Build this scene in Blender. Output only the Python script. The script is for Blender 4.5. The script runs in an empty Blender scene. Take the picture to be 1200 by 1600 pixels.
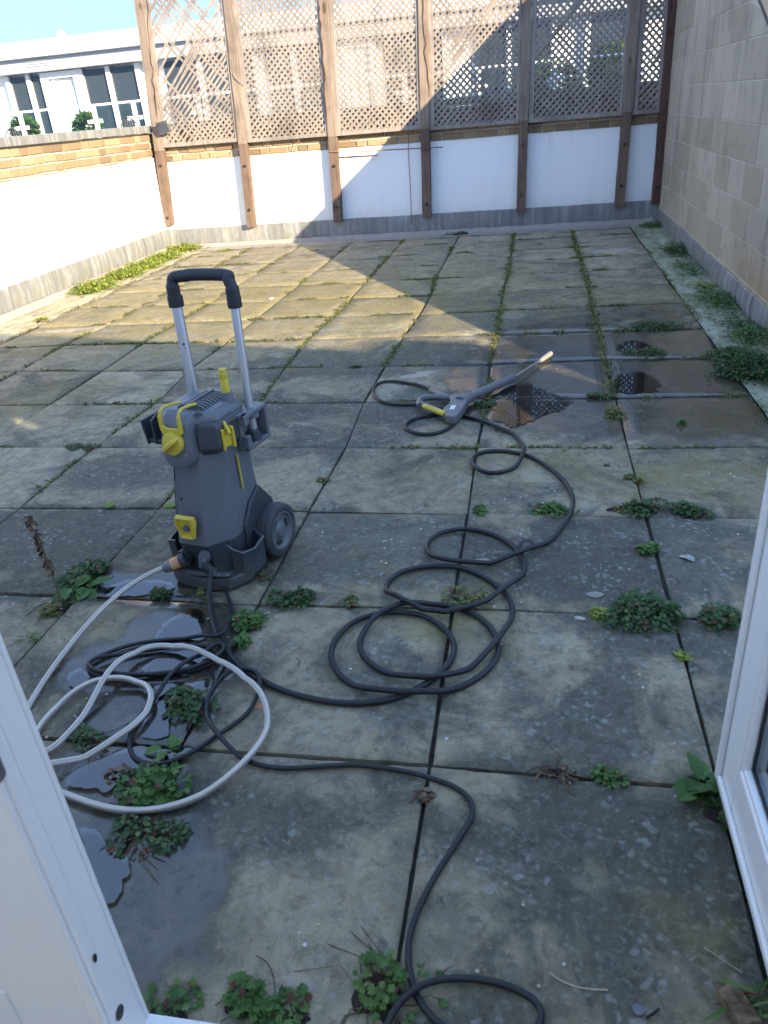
import bpy, bmesh, math, random
import numpy as np
from mathutils import Vector, Matrix, noise
random.seed(7); rng = np.random.default_rng(7)
scene = bpy.context.scene
COL = scene.collection
rad = math.radians

# ------------------------------------------------------------------ camera
F, YAW, PITCH, ROLL = 1182.26, -0.216384, 0.486984, -0.088094
CAM = np.array([0.2154, -1.2118, 1.3045])
def _axes():
    cy, sy = math.cos(YAW), math.sin(YAW); cp, sp = math.cos(PITCH), math.sin(PITCH)
    f = np.array([sy*cp, cy*cp, -sp]); r = np.array([cy, -sy, 0.]); u = np.cross(r, f)
    r2 = math.cos(ROLL)*r + math.sin(ROLL)*u; u2 = -math.sin(ROLL)*r + math.cos(ROLL)*u
    return r2, u2, f
RX, UP, FW = _axes()
cam = bpy.data.objects.new('camera', bpy.data.cameras.new('camera')); COL.objects.link(cam)
m = Matrix.Identity(4)
for i in range(3):
    m[i][0] = RX[i]; m[i][1] = UP[i]; m[i][2] = -FW[i]; m[i][3] = CAM[i]
cam.matrix_world = m
cam.data.sensor_fit = 'VERTICAL'; cam.data.sensor_height = 36.0; cam.data.lens = F/1600*36.0
cam.data.clip_start = 0.02; cam.data.clip_end = 500
cam.data.dof.use_dof = True; cam.data.dof.focus_distance = 3.2; cam.data.dof.aperture_fstop = 8.0
scene.camera = cam
scene.render.resolution_x = 768; scene.render.resolution_y = 1024
# ------------------------------------------------------------------ light
SUN = Vector((1.2, -1.0, 0.482)).normalized()          # towards the sun
EL = math.asin(SUN.z); AZ = math.atan2(SUN.x, SUN.y)
w = bpy.data.worlds.new('World'); scene.world = w; w.use_nodes = True
nt = w.node_tree; nt.nodes.clear()
sky = nt.nodes.new('ShaderNodeTexSky'); sky.sky_type = 'NISHITA'; sky.sun_disc = False
sky.sun_elevation = EL; sky.sun_rotation = AZ; sky.air_density = 1.0; sky.dust_density = 0.3; sky.ozone_density = 2.2
bgn = nt.nodes.new('ShaderNodeBackground'); bgn.inputs[1].default_value = 0.15
wo = nt.nodes.new('ShaderNodeOutputWorld')
tcw = nt.nodes.new('ShaderNodeTexCoord'); vm = nt.nodes.new('ShaderNodeVectorMath'); vm.operation = 'ADD'; vm.inputs[1].default_value = (0, 0, 1.1)
vn = nt.nodes.new('ShaderNodeVectorMath'); vn.operation = 'NORMALIZE'      # thinner haze towards the horizon
nt.links.new(tcw.outputs['Generated'], vm.inputs[0]); nt.links.new(vm.outputs[0], vn.inputs[0]); nt.links.new(vn.outputs[0], sky.inputs[0])
hs = nt.nodes.new('ShaderNodeHueSaturation'); hs.inputs['Saturation'].default_value = .90; hs.inputs['Hue'].default_value = .502
nt.links.new(sky.outputs[0], hs.inputs['Color']); nt.links.new(hs.outputs[0], bgn.inputs[0]); nt.links.new(bgn.outputs[0], wo.inputs[0])
sl = bpy.data.lights.new('sun', 'SUN'); sl.energy = 2.5; sl.angle = rad(0.4); sl.color = (1.0, 0.82, 0.56)
so = bpy.data.objects.new('sun', sl); COL.objects.link(so)
so.rotation_euler = (-SUN).to_track_quat('-Z', 'Y').to_euler(); so.location = (10, -10, 8)
scene.view_settings.view_transform = 'Standard'; scene.view_settings.look = 'None'
scene.view_settings.exposure = 2.66; scene.view_settings.gamma = 1.0

# ------------------------------------------------------------------ measuring helpers
def ray(px, py): return FW*F + RX*(px-600) - UP*(py-800)
def at(px, py, z=0.0):
    d = ray(px, py); return Vector(CAM + d*((z-CAM[2])/d[2]))
def on_y(px, py, y):
    d = ray(px, py); return Vector(CAM + d*((y-CAM[1])/d[1]))

# ------------------------------------------------------------------ objects
def tag(o, label=None, cat=None, group=None, kind=None):
    if label: o['label'] = label
    if cat: o['category'] = cat
    if group: o['group'] = group
    if kind: o['kind'] = kind
    return o
def empty(name, loc=(0, 0, 0), rz=0.0):
    o = bpy.data.objects.new(name, None); COL.objects.link(o); o.location = loc; o.rotation_euler = (0, 0, rz)
    o.empty_display_size = .05
    return o
class MB:
    def __init__(s): s.v = []; s.f = []; s.fa = []; s.va = None
    def add(s, vs, fs, a=0.0):
        n = len(s.v); s.v += [tuple(p) for p in vs]
        for f in fs: s.f.append([i+n for i in f]); s.fa.append(a)
        return s
    def box(s, lo, hi, a=0.0, M=None):
        x0, y0, z0 = lo; x1, y1, z1 = hi
        vs = [(x0,y0,z0),(x1,y0,z0),(x1,y1,z0),(x0,y1,z0),(x0,y0,z1),(x1,y0,z1),(x1,y1,z1),(x0,y1,z1)]
        if M is not None: vs = [tuple(M @ Vector(p)) for p in vs]
        return s.add(vs, [(0,3,2,1),(4,5,6,7),(0,1,5,4),(1,2,6,5),(2,3,7,6),(3,0,4,7)], a)
    def bar(s, p0, p1, w, t, a=0.0, up=(0, 0, 1)):
        p0 = Vector(p0); p1 = Vector(p1); d = p1-p0; L = d.length; d.normalize()
        u = Vector(up); x = d.cross(u); 
        if x.length < 1e-4: x = d.cross(Vector((0, 1, 0)))
        x.normalize(); y = x.cross(d)
        vs = []
        for q in (p0, p1):
            for sx, sy in ((-1,-1),(1,-1),(1,1),(-1,1)): vs.append(q + x*(sx*w/2) + y*(sy*t/2))
        return s.add(vs, [(3,2,1,0),(4,5,6,7),(0,1,5,4),(1,2,6,5),(2,3,7,6),(3,0,4,7)], a)
    def loft(s, rings, close=True, a=0.0):
        n = len(rings[0]); vs = [p for r in rings for p in r]; fs = []
        for k in range(len(rings)-1):
            for i in range(n):
                j = (i+1) % n
                fs.append((k*n+i, k*n+j, (k+1)*n+j, (k+1)*n+i))
        if close: fs.append(tuple(range(n-1, -1, -1))); fs.append(tuple((len(rings)-1)*n+i for i in range(n)))
        return s.add(vs, fs, a)
    def tube(s, pts, r, n=10, a=0.0, close=True, flat=1.0):
        pts = [Vector(p) for p in pts]; rr = r if hasattr(r, '__len__') else [r]*len(pts)
        t = [(pts[min(i+1, len(pts)-1)]-pts[max(i-1, 0)]).normalized() for i in range(len(pts))]
        u = Vector((0, 0, 1)) if abs(t[0].z) < .9 else Vector((1, 0, 0))
        x = t[0].cross(u).normalized(); rings = []
        for i, p in enumerate(pts):
            x = (x - t[i]*x.dot(t[i])).normalized(); y = t[i].cross(x)
            rings.append([p + x*(math.cos(2*math.pi*k/n)*rr[i]) + y*(math.sin(2*math.pi*k/n)*rr[i]*flat) for k in range(n)])
        rings = [list(reversed(r_)) for r_ in rings]
        return s.loft(rings, close, a)
    def cyl(s, p0, p1, r0, r1=None, n=20, a=0.0): return s.tube([p0, p1], [r0, r0 if r1 is None else r1], n, a)
    def prism(s, poly, lo, hi, axis='z', a=0.0):     # poly in the two other axes
        def P(q, h):
            if axis == 'z': return (q[0], q[1], h)
            if axis == 'y': return (q[0], h, q[1])
            return (h, q[0], q[1])
        n = len(poly); vs = [P(q, lo) for q in poly] + [P(q, hi) for q in poly]
        fs = [(i, (i+1) % n, n+(i+1) % n, n+i) for i in range(n)] + [tuple(range(n-1, -1, -1)), tuple(range(n, 2*n))]
        return s.add(vs, fs, a)
    def build(s, name, mat, parent=None, bevel=0, seg=2, smooth=False, attr=None, M=None, fix=True):
        me = bpy.data.meshes.new(name)
        vs = s.v if M is None else [tuple(M @ Vector(p)) for p in s.v]
        me.from_pydata(vs, [], s.f); me.update()
        if attr:
            at_ = me.attributes.new(attr, 'FLOAT', 'FACE'); at_.data.foreach_set('value', s.fa)
        if fix:
            bm = bmesh.new(); bm.from_mesh(me); bmesh.ops.recalc_face_normals(bm, faces=bm.faces); bm.to_mesh(me); bm.free()
        if smooth:
            me.polygons.foreach_set('use_smooth', [True]*len(me.polygons))
        me.materials.append(mat)
        o = bpy.data.objects.new(name, me); COL.objects.link(o)
        if parent: o.parent = parent
        if bevel:
            b = o.modifiers.new('bevel', 'BEVEL'); b.width = bevel; b.segments = seg; b.limit_method = 'ANGLE'; b.angle_limit = rad(28)
            b.harden_normals = False
            me.polygons.foreach_set('use_smooth', [True]*len(me.polygons))
            wn = o.modifiers.new('wn', 'WEIGHTED_NORMAL'); wn.keep_sharp = True
        if smooth and not bevel:
            me.set_sharp_from_angle(angle=rad(40))
        return o

# ------------------------------------------------------------------ materials
class NT:
    def __init__(s, name):
        s.m = bpy.data.materials.new(name); s.m.use_nodes = True; s.t = s.m.node_tree
        s.b = s.t.nodes['Principled BSDF']; s.out = s.t.nodes['Material Output']
        s.tc = None
    def n(s, ty, **kw):
        x = s.t.nodes.new(ty)
        for k, v in kw.items(): setattr(x, k, v)
        return x
    def l(s, a, b): s.t.links.new(a, b)
    def val(s, inp, v):
        if isinstance(v, bpy.types.NodeSocket): s.l(v, inp)
        elif v is not None:
            if hasattr(v, '__len__') and len(v) == 3 and len(inp.default_value) == 4: v = (*v, 1)
            inp.default_value = v
    def pos(s):
        if not s.tc: s.tc = s.n('ShaderNodeNewGeometry')
        return s.tc.outputs['Position']
    def obj(s): return s.n('ShaderNodeTexCoord').outputs['Object']
    def map(s, v, sc=(1,1,1), lo=(0,0,0), ro=(0,0,0)):
        x = s.n('ShaderNodeMapping'); s.l(v, x.inputs[0]); x.inputs[1].default_value = lo; x.inputs[2].default_value = ro; x.inputs[3].default_value = sc
        return x.outputs[0]
    def noise(s, v, sc, det=4, ro=.55, dist=0.0, col=False):
        x = s.n('ShaderNodeTexNoise'); s.l(v, x.inputs['Vector']); x.inputs['Scale'].default_value = sc
        x.inputs['Detail'].default_value = det; x.inputs['Roughness'].default_value = ro; x.inputs['Distortion'].default_value = dist
        return x.outputs['Color' if col else 'Fac']
    def vor(s, v, sc, feat='F1', out='Distance', rnd=1.0):
        x = s.n('ShaderNodeTexVoronoi', feature=feat); s.l(v, x.inputs['Vector']); x.inputs['Scale'].default_value = sc
        x.inputs['Randomness'].default_value = rnd
        return x.outputs[out]
    def ramp(s, f, stops, interp='LINEAR'):
        x = s.n('ShaderNodeValToRGB'); x.color_ramp.interpolation = interp; s.l(f, x.inputs[0])
        e = x.color_ramp.elements
        while len(e) < len(stops): e.new(.5)
        for i, (p, c) in enumerate(stops):
            e[i].position = p; e[i].color = (c, c, c, 1) if not hasattr(c, '__len__') else (*c, 1)
        return x.outputs[0]
    def sm(s, f, a, b, lo=0.0, hi=1.0):
        x = s.n('ShaderNodeMapRange', interpolation_type='SMOOTHSTEP'); s.l(f, x.inputs[0])
        x.inputs[1].default_value = a; x.inputs[2].default_value = b; x.inputs[3].default_value = lo; x.inputs[4].default_value = hi
        return x.outputs[0]
    def math(s, op, a, b=0.0, clamp=False):
        x = s.n('ShaderNodeMath', operation=op, use_clamp=clamp); s.val(x.inputs[0], a); s.val(x.inputs[1], b); return x.outputs[0]
    def mix(s, f, a, b, mode='MIX'):
        x = s.n('ShaderNodeMix', data_type='RGBA', blend_type=mode); s.val(x.inputs['Factor'], f)
        s.val(x.inputs[6], a); s.val(x.inputs[7], b); return x.outputs[2]
    def attr(s, name, out='Fac'):
        x = s.n('ShaderNodeAttribute'); x.attribute_name = name; return x.outputs[out]
    def bump(s, h, st=.3, d=.01, nrm=None):
        x = s.n('ShaderNodeBump'); s.l(h, x.inputs['Height']); x.inputs['Strength'].default_value = st; x.inputs['Distance'].default_value = d
        if nrm is not None: s.l(nrm, x.inputs['Normal'])
        return x.outputs[0]
    def fin(s, col=None, rough=None, nrm=None, metal=None, spec=None, **kw):
        b = s.b.inputs
        if col is not None: s.val(b['Base Color'], col)
        if rough is not None: s.val(b['Roughness'], rough)
        if nrm is not None: s.l(nrm, b['Normal'])
        if metal is not None: s.val(b['Metallic'], metal)
        if spec is not None: s.val(b['Specular IOR Level'], spec)
        for k, v in kw.items(): s.val(b[k.replace('_', ' ')], v)
        return s.m

def m_plain(name, col, rough=.5, var=.12, sc=30, metal=0, bump=.1, bd=.001, spec=.5, dirt=None):
    n = NT(name); p = n.obj()
    f = n.noise(p, sc, 5, .6)
    c = n.mix(f, tuple(x*(1-var) for x in col), tuple(min(1, x*(1+var)) for x in col))
    if dirt:
        d = n.sm(n.noise(p, sc*.35, 6, .7), .5, .72); c = n.mix(n.math('MULTIPLY', d, dirt[1]), c, dirt[0])
        rough = n.math('ADD', n.math('MULTIPLY', d, .25), rough, True)
    return n.fin(c, rough, n.bump(n.noise(p, sc*6, 3), bump, bd), metal, spec)

def m_slab():
    n = NT('paving_slab'); p = n.pos()
    rnd = n.attr('rnd'); r2 = n.attr('rnd2'); wet = n.attr('wet'); alg = n.attr('algae'); drk = n.attr('dark')
    comb = n.n('ShaderNodeCombineXYZ'); n.l(n.math('MULTIPLY', rnd, 37.0), comb.inputs[0]); n.l(n.math('MULTIPLY', r2, 53.0), comb.inputs[1]); 
    va = n.n('ShaderNodeVectorMath', operation='ADD'); n.l(p, va.inputs[0]); n.l(comb.outputs[0], va.inputs[1]); q = va.outputs[0]
    big = n.noise(q, 2.1, 5, .6, .5); mid = n.noise(q, 9, 8, .68, .8); fine = n.noise(q, 60, 6, .7); grit = n.noise(q, 260, 3, .7)
    base = n.mix(n.sm(big, .3, .7), (.290, .249, .157), (.39, .340, .226))
    base = n.mix(n.math('MULTIPLY', n.sm(mid, .40, .60), .8), base, (.215, .19, .135))
    # dark organic staining, stronger on some slabs
    dn = n.math('ADD', n.noise(q, 2.6, 10, .66, .9), n.math('MULTIPLY', n.math('ADD', drk, n.math('MULTIPLY', n.math('SUBTRACT', rnd, .5), .16)), .36))
    dm = n.sm(dn, .49, .66)
    base = n.mix(n.math('MULTIPLY', dm, .80), base, (.072, .077, .064))
    tone = n.math('ADD', .78, n.math('MULTIPLY', r2, .36)); tc_ = n.n('ShaderNodeCombineXYZ'); [n.l(tone, tc_.inputs[k_]) for k_ in range(3)]; base = n.mix(1.0, base, tc_.outputs[0], 'MULTIPLY')
    # lichen: pale discs with rims
    wq = n.mix(.06, q, n.noise(q, 16, 5, col=True))
    v1 = n.vor(wq, 27); rim = n.math('MULTIPLY', n.sm(v1, .26, .33), n.sm(v1, .48, .38))
    lm = n.sm(n.noise(q, 5, 4), .46, .6)
    base = n.mix(n.math('MULTIPLY', n.math('MULTIPLY', rim, lm), .13), base, (.36, .37, .34))
    v3 = n.vor(wq, 44); base = n.mix(n.math('MULTIPLY', n.math('MULTIPLY', n.sm(v3, .42, .2), n.sm(n.noise(q, 8, 3), .47, .60)), .5), base, (.33, .345, .32))
    v4 = n.vor(wq, 33); base = n.mix(n.math('MULTIPLY', n.math('MULTIPLY', n.sm(v4, .36, .22), n.sm(n.noise(q, 4.3, 3), .55, .62)), .5), base, (.075, .08, .08))
    # algae
    am = n.math('MULTIPLY', n.sm(n.math('ADD', n.math('MULTIPLY', n.noise(q, 4.6, 6, .65), .8), n.math('MULTIPLY', alg, .38)), .48, .86), 1.0)
    base = n.mix(n.math('MULTIPLY', am, .8), base, (.232, .188, .068))
    # grit
    m2 = n.noise(q, 24, 7, .75, .6)
    base = n.mix(n.math('MULTIPLY', n.sm(m2, .49, .60), .50), base, n.mix(1.0, base, (.5, .49, .46), 'MULTIPLY'))
    base = n.mix(n.math('MULTIPLY', n.sm(fine, .5, .72), .3), base, (.46, .41, .31))
    base = n.mix(n.sm(grit, .3, .44, .5, 0.0), base, (.06, .062, .058))
    pl_ = n.sm(n.math('ADD', n.attr('pale'), n.math('MULTIPLY', n.math('SUBTRACT', n.noise(p, 13, 6, .65), .5), 1.0)), .42, .56)
    base = n.mix(n.math('MULTIPLY', pl_, .7), base, (.42, .37, .30))
    # white droppings, sparse
    v2 = n.vor(q, 16); wsp = n.math('MULTIPLY', n.sm(v2, .085, .05), n.sm(n.noise(q, 3.1, 2), .53, .58))
    base = n.mix(n.math('MULTIPLY', wsp, .85), base, (.62, .62, .6))
    # wetness
    wn = n.math('ADD', wet, n.math('MULTIPLY', n.math('SUBTRACT', n.noise(p, 7, 8, .68), .5), 1.25))
    damp = n.sm(wn, .16, .5); gl = n.sm(wn, .36, .56)
    base = n.mix(n.math('MULTIPLY', damp, .8), base, n.mix(1.0, base, (.16, .16, .165), 'MULTIPLY'))
    rough = n.math('SUBTRACT', n.sm(fine, .2, .8, .78, .95), n.math('ADD', n.math('MULTIPLY', damp, .38), n.math('MULTIPLY', gl, .36)))
    h = n.math('ADD', n.math('MULTIPLY', fine, .6), n.math('ADD', n.math('MULTIPLY', grit, .35), n.math('MULTIPLY', mid, 1.2)))
    bp = n.n('ShaderNodeBump'); n.l(h, bp.inputs['Height']); bp.inputs['Distance'].default_value = .004
    n.l(n.math('SUBTRACT', .75, n.math('ADD', n.math('MULTIPLY', gl, .62), n.math('MULTIPLY', damp, .06))), bp.inputs['Strength'])
    return n.fin(base, rough, bp.outputs[0], spec=n.math('ADD', .35, n.math('MULTIPLY', gl, .5)))

def m_soil():
    n = NT('joint_soil'); p = n.pos()
    c = n.ramp(n.noise(p, 14, 6, .7), [(.35, (.02, .018, .015)), (.6, (.05, .045, .03)), (.75, (.09, .1, .04))])
    return n.fin(c, .95, n.bump(n.noise(p, 80, 4), .6, .006))

def m_render():
    n = NT('white_masonry_paint'); p = n.pos()
    st = n.noise(n.map(p, (5, 5, .7)), 2.0, 5, .6)
    c = n.mix(n.math('MULTIPLY', n.sm(st, .5, .8), .35), (.76, .765, .76), (.66, .665, .65))
    low = n.noise(p, 7, 5, .7)
    c = n.mix(n.math('MULTIPLY', n.sm(low, .62, .78), .25), c, (.6, .6, .57))
    sz = n.n('ShaderNodeSeparateXYZ'); n.l(p, sz.inputs[0])
    spl = n.math('MULTIPLY', n.sm(n.math('ADD', sz.outputs[2], n.math('MULTIPLY', n.noise(p, 8, 5), .25)), .50, .26), .38)
    c = n.mix(spl, c, (.50, .47, .40))
    drip = n.math('MULTIPLY', n.sm(n.noise(n.map(p, (22, 22, .9)), 1.0, 4), .60, .74), n.sm(n.math('ADD', sz.outputs[2], n.math('MULTIPLY', n.noise(p, 4, 3), .4)), .75, 1.15))
    c = n.mix(n.math('MULTIPLY', drip, .45), c, (.45, .43, .38))
    sp = n.math('MULTIPLY', n.sm(n.vor(p, 3.0), .045, .03), n.sm(n.noise(p, 1.7, 2), .5, .55))
    c = n.mix(sp, c, (.12, .1, .08))
    return n.fin(c, .8, n.bump(n.math('ADD', n.noise(p, 9, 4), n.math('MULTIPLY', n.noise(p, 90, 3), .12)), .35, .012))

def m_lead():
    n = NT('lead_flashing'); p = n.pos(); a = n.attr('rnd')
    st = n.noise(n.map(p, (16, 16, 1.2)), 1.0, 5, .65, .3)
    c = n.ramp(st, [(.3, (.13, .135, .14)), (.5, (.215, .22, .225)), (.68, (.34, .345, .34))])
    c = n.mix(n.math('MULTIPLY', a, .4), c, (.15, .165, .18))
    c = n.mix(n.math('MULTIPLY', n.sm(n.noise(p, 6, 5), .5, .7), .5), c, (.2, .21, .16))
    ws = n.math('MULTIPLY', n.sm(n.noise(n.map(p, (30, 30, 2.5)), 1.0, 3), .66, .74), .6)
    c = n.mix(ws, c, (.5, .5, .48))
    return n.fin(c, .6, n.bump(n.noise(p, 22, 4), .35, .008), metal=.15)

def m_brick():
    n = NT('yellow_stock_brick'); p = n.pos(); a = n.attr('rnd')
    c = n.ramp(a, [(0, (.17, .12, .075)), (.2, (.23, .16, .095)), (.65, (.285, .205, .12)), (1, (.35, .26, .165))])
    c = n.mix(n.math('MULTIPLY', n.sm(n.noise(p, 38, 5, .7), .48, .75), .6), c, (.16, .10, .06))
    sp = n.sm(n.vor(p, 45), .22, .15); c = n.mix(n.math('MULTIPLY', sp, .45), c, (.08, .05, .035))
    return n.fin(c, .9, n.bump(n.noise(p, 60, 5), .5, .005))
def m_mortar():
    n = NT('mortar'); p = n.pos()
    c = n.mix(n.noise(p, 30, 5), (.40, .36, .29), (.58, .54, .46)); return n.fin(c, .95, n.bump(n.noise(p, 90, 4), .5, .004))

def m_wood(name, c0, c1, c2, along='z', knots=True):
    n = NT(name); p = n.pos()
    sc = {'z': (34, 34, 1.6), 'x': (1.6, 34, 34)}[along]
    g = n.noise(n.map(p, sc), 1.0, 6, .7, 1.2)
    c = n.ramp(g, [(.3, c0), (.5, c1), (.72, c2)])
    b = n.noise(p, 3.1, 4, .6); c = n.mix(n.math('MULTIPLY', n.sm(b, .42, .7), .5), c, tuple(x*.55 for x in c0))
    if knots:
        k = n.sm(n.vor(n.map(p, (7, 7, 2.6)), 1.0), .17, .1); c = n.mix(n.math('MULTIPLY', k, .75), c, (.05, .03, .02))
    g2 = n.noise(n.map(p, tuple(x*3 for x in sc)), 1.0, 3, .6)
    cr = n.sm(n.noise(n.map(p, tuple(x*1.4 for x in sc)), 1.0, 2), .7, .76); c = n.mix(n.math('MULTIPLY', cr, .6), c, (.04, .03, .022))
    return n.fin(c, .85, n.bump(n.math('ADD', g, g2), .5, .003), spec=.25)

def m_block():
    n = NT('concrete_blockwork'); p = n.pos(); rnd = n.attr('rnd')
    st = n.noise(n.map(p, (1, 9, .55)), 1.0, 6, .68, .25); st2 = n.noise(n.map(p, (1, 24, 1.1), (0, 3, 5)), 1.0, 4, .6)
    c = n.mix(rnd, (.34, .30, .232), (.45, .405, .325))
    c = n.mix(n.math('MULTIPLY', n.math('MULTIPLY', n.sm(st, .44, .66), n.sm(n.noise(n.map(p, (1, 1.1, 1.6)), 1.0, 5, .6), .38, .58)), .8), c, (.22, .20, .165))
    c = n.mix(n.math('MULTIPLY', n.math('MULTIPLY', n.sm(st2, .56, .68), n.sm(n.noise(p, 1.9, 4), .45, .6)), .6), c, (.50, .47, .41))
    c = n.mix(n.math('MULTIPLY', n.sm(n.noise(p, 5, 6, .7), .5, .72), .45), c, (.17, .165, .14))
    c = n.mix(n.math('MULTIPLY', n.sm(n.noise(p, 120, 3, .7), .55, .7), .25), c, (.13, .12, .11))
    # mineral orange stain low on the near end
    xyz = n.n('ShaderNodeSeparateXYZ'); n.l(p, xyz.inputs[0])
    o = n.math('MULTIPLY', n.sm(n.math('ADD', xyz.outputs[2], n.math('MULTIPLY', n.noise(p, 3, 3), .3)), .62, .3), n.sm(xyz.outputs[1], 4.9, 3.6))
    c = n.mix(n.math('MULTIPLY', o, .55), c, (.36, .235, .11))
    return n.fin(c, .92, n.bump(n.math('ADD', n.noise(p, 60, 5, .7), n.math('MULTIPLY', n.noise(p, 7, 4), .8)), .5, .006), spec=.25)

def m_gutter(name, c0, c1, c2):
    n = NT(name); p = n.pos()
    c = n.ramp(n.noise(n.map(p, (7, 2.2, 5)), 1.3, 8, .7, .8), [(.3, c0), (.5, c1), (.68, c2)])
    c = n.mix(n.sm(n.noise(p, 26, 5, .7), .54, .64, 0, .75), c, (.05, .06, .035))
    return n.fin(c, .85, n.bump(n.noise(p, 30, 6, .7), .7, .012))

def m_leaf(name, c0, c1, c2, red=0.0, rough=.5):
    n = NT(name); a = n.attr('rnd')
    st = [(0, c0), (.5, c1), (.92-red, c2)]
    if red: st.append((1.0-red*.4, (.16, .035, .03)))
    c = n.ramp(a, st)
    c = n.mix(n.math('MULTIPLY', n.noise(n.pos(), 60, 3), .4), c, n.mix(1.0, c, (.5, .5, .5), 'MULTIPLY'))
    tr = n.n('ShaderNodeBsdfTranslucent'); n.l(c, tr.inputs[0])
    n.fin(c, rough, spec=.4)
    mx = n.n('ShaderNodeMixShader'); mx.inputs[0].default_value = .25; n.l(n.b.outputs[0], mx.inputs[1]); n.l(tr.outputs[0], mx.inputs[2]); n.l(mx.outputs[0], n.out.inputs[0])
    return n.m

def m_water(ior=2.4):
    n = NT('puddle_water'); p = n.pos()
    b = n.bump(n.noise(p, 14, 3, .5), .03, .004)
    fr = n.n('ShaderNodeFresnel'); fr.inputs[0].default_value = ior; n.l(b, fr.inputs[1])
    tr = n.n('ShaderNodeBsdfTransparent'); tr.inputs[0].default_value = (.62, .62, .64, 1)
    gl = n.n('ShaderNodeBsdfGlossy'); gl.inputs['Roughness'].default_value = .02; n.l(b, gl.inputs['Normal'])
    mx = n.n('ShaderNodeMixShader'); n.l(fr.outputs[0], mx.inputs[0]); n.l(tr.outputs[0], mx.inputs[1]); n.l(gl.outputs[0], mx.inputs[2])
    t2 = n.n('ShaderNodeBsdfTransparent'); m2 = n.n('ShaderNodeMixShader')
    e = n.math('ADD', n.attr('edge'), n.math('MULTIPLY', n.math('SUBTRACT', n.noise(p, 30, 6, .65), .5), 1.1))
    n.l(n.sm(e, .22, .42), m2.inputs[0]); n.l(t2.outputs[0], m2.inputs[1]); n.l(mx.outputs[0], m2.inputs[2])
    n.t.nodes.remove(n.b); n.l(m2.outputs[0], n.out.inputs[0]); return n.m
def m_glass(name, tint=(.8, .85, .85), rough=.02, ior=1.5):
    n = NT(name)
    fr = n.n('ShaderNodeFresnel'); fr.inputs[0].default_value = ior
    tr = n.n('ShaderNodeBsdfTransparent'); tr.inputs[0].default_value = (*tint, 1)
    gl = n.n('ShaderNodeBsdfGlossy'); gl.inputs['Roughness'].default_value = rough
    mx = n.n('ShaderNodeMixShader'); bf = n.math('SUBTRACT', 1.0, n.n('ShaderNodeNewGeometry').outputs['Backfacing']); n.l(n.math('MULTIPLY', fr.outputs[0], bf), mx.inputs[0]); n.l(tr.outputs[0], mx.inputs[1]); n.l(gl.outputs[0], mx.inputs[2])
    n.t.nodes.remove(n.b); n.l(mx.outputs[0], n.out.inputs[0]); return n.m

M = {}
M['slab'] = m_slab(); M['soil'] = m_soil(); M['render'] = m_render(); M['lead'] = m_lead(); M['brick'] = m_brick(); M['mortar'] = m_mortar()
M['post_up'] = m_wood('weathered_pine', (.135, .11, .09), (.22, .175, .14), (.30, .25, .205))
M['post_lo'] = m_wood('red_brown_pine', (.092, .064, .050), (.148, .104, .080), (.205, .152, .122))
M['post_dark'] = m_wood('dark_red_timber', (.055, .028, .022), (.10, .052, .042), (.17, .10, .08))
M['lattice'] = m_wood('grey_lattice_timber', (.17, .145, .128), (.27, .235, .21), (.36, .32, .29), knots=False)
M['block'] = m_block()
M['gut_r'] = m_gutter('mossy_gutter_concrete', (.13, .13, .07), (.28, .30, .19), (.44, .47, .37))
M['gut_l'] = m_gutter('pale_gutter_concrete', (.22, .20, .12), (.40, .36, .24), (.52, .46, .34))
M['kerb'] = m_plain('kerb_concrete', (.30, .265, .24), .9, .3, 12, 0, .6, .008)
M['upvc'] = m_plain('white_upvc', (.88, .87, .84), .28, .015, 4, 0, .02, .0005, dirt=((.55, .55, .52), .22))
M['rubber'] = m_plain('black_gasket', (.02, .02, .022), .6)
def m_body(name, col, hi):
    n = NT(name); p = n.obj(); f = n.noise(p, 9, 5, .6)
    c = n.mix(f, tuple(x*.88 for x in col), tuple(x*1.1 for x in col))
    d = n.sm(n.noise(p, 5, 7, .7), .48, .70); c = n.mix(n.math('MULTIPLY', d, .5), c, hi)
    dr = n.math('MULTIPLY', n.sm(n.noise(n.map(p, (60, 60, 5)), 1.0, 4, .7), .60, .72), n.sm(n.noise(p, 7, 3), .45, .62)); c = n.mix(n.math('MULTIPLY', dr, .5), c, (.30, .30, .29))
    sc = n.math('MULTIPLY', n.sm(n.vor(n.map(p, (40, 40, 26)), 1.0), .16, .10), n.sm(n.noise(p, 11, 2), .52, .6)); c = n.mix(n.math('MULTIPLY', sc, .6), c, (.40, .40, .38))
    sz = n.n('ShaderNodeSeparateXYZ'); n.l(p, sz.inputs[0]); lo = n.sm(n.math('ADD', sz.outputs[2], n.math('MULTIPLY', n.noise(p, 20, 4), .1)), .17, .06)
    c = n.mix(n.math('MULTIPLY', lo, .35), c, (.14, .13, .105))
    r = n.math('ADD', n.math('MULTIPLY', d, .25), .38)
    return n.fin(c, r, n.bump(n.noise(p, 160, 3), .12, .0006))
M['body'] = m_body('anthracite_plastic', (.128, .140, .152), (.165, .172, .175))
M['body_d'] = m_body('dark_plastic', (.045, .051, .060), (.10, .102, .10))
M['yellow'] = m_plain('yellow_plastic', (.62, .47, .045), .42, .08, 9, 0, .1, .0005, dirt=((.35, .27, .08), .4))
M['alu'] = m_plain('aluminium_tube', (.55, .57, .6), .38, .05, 14, .75, .05, .0004)
M['steel'] = m_plain('steel_tube', (.55, .53, .5), .3, .06, 40, .9, .05, .0004)
M['grip'] = m_plain('black_grip', (.022, .024, .028), .5)
M['hose'] = m_plain('black_rubber_hose', (.012, .014, .017), .5, .25, 60, 0, .25, .0006, dirt=((.06, .06, .055), .35))
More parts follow.
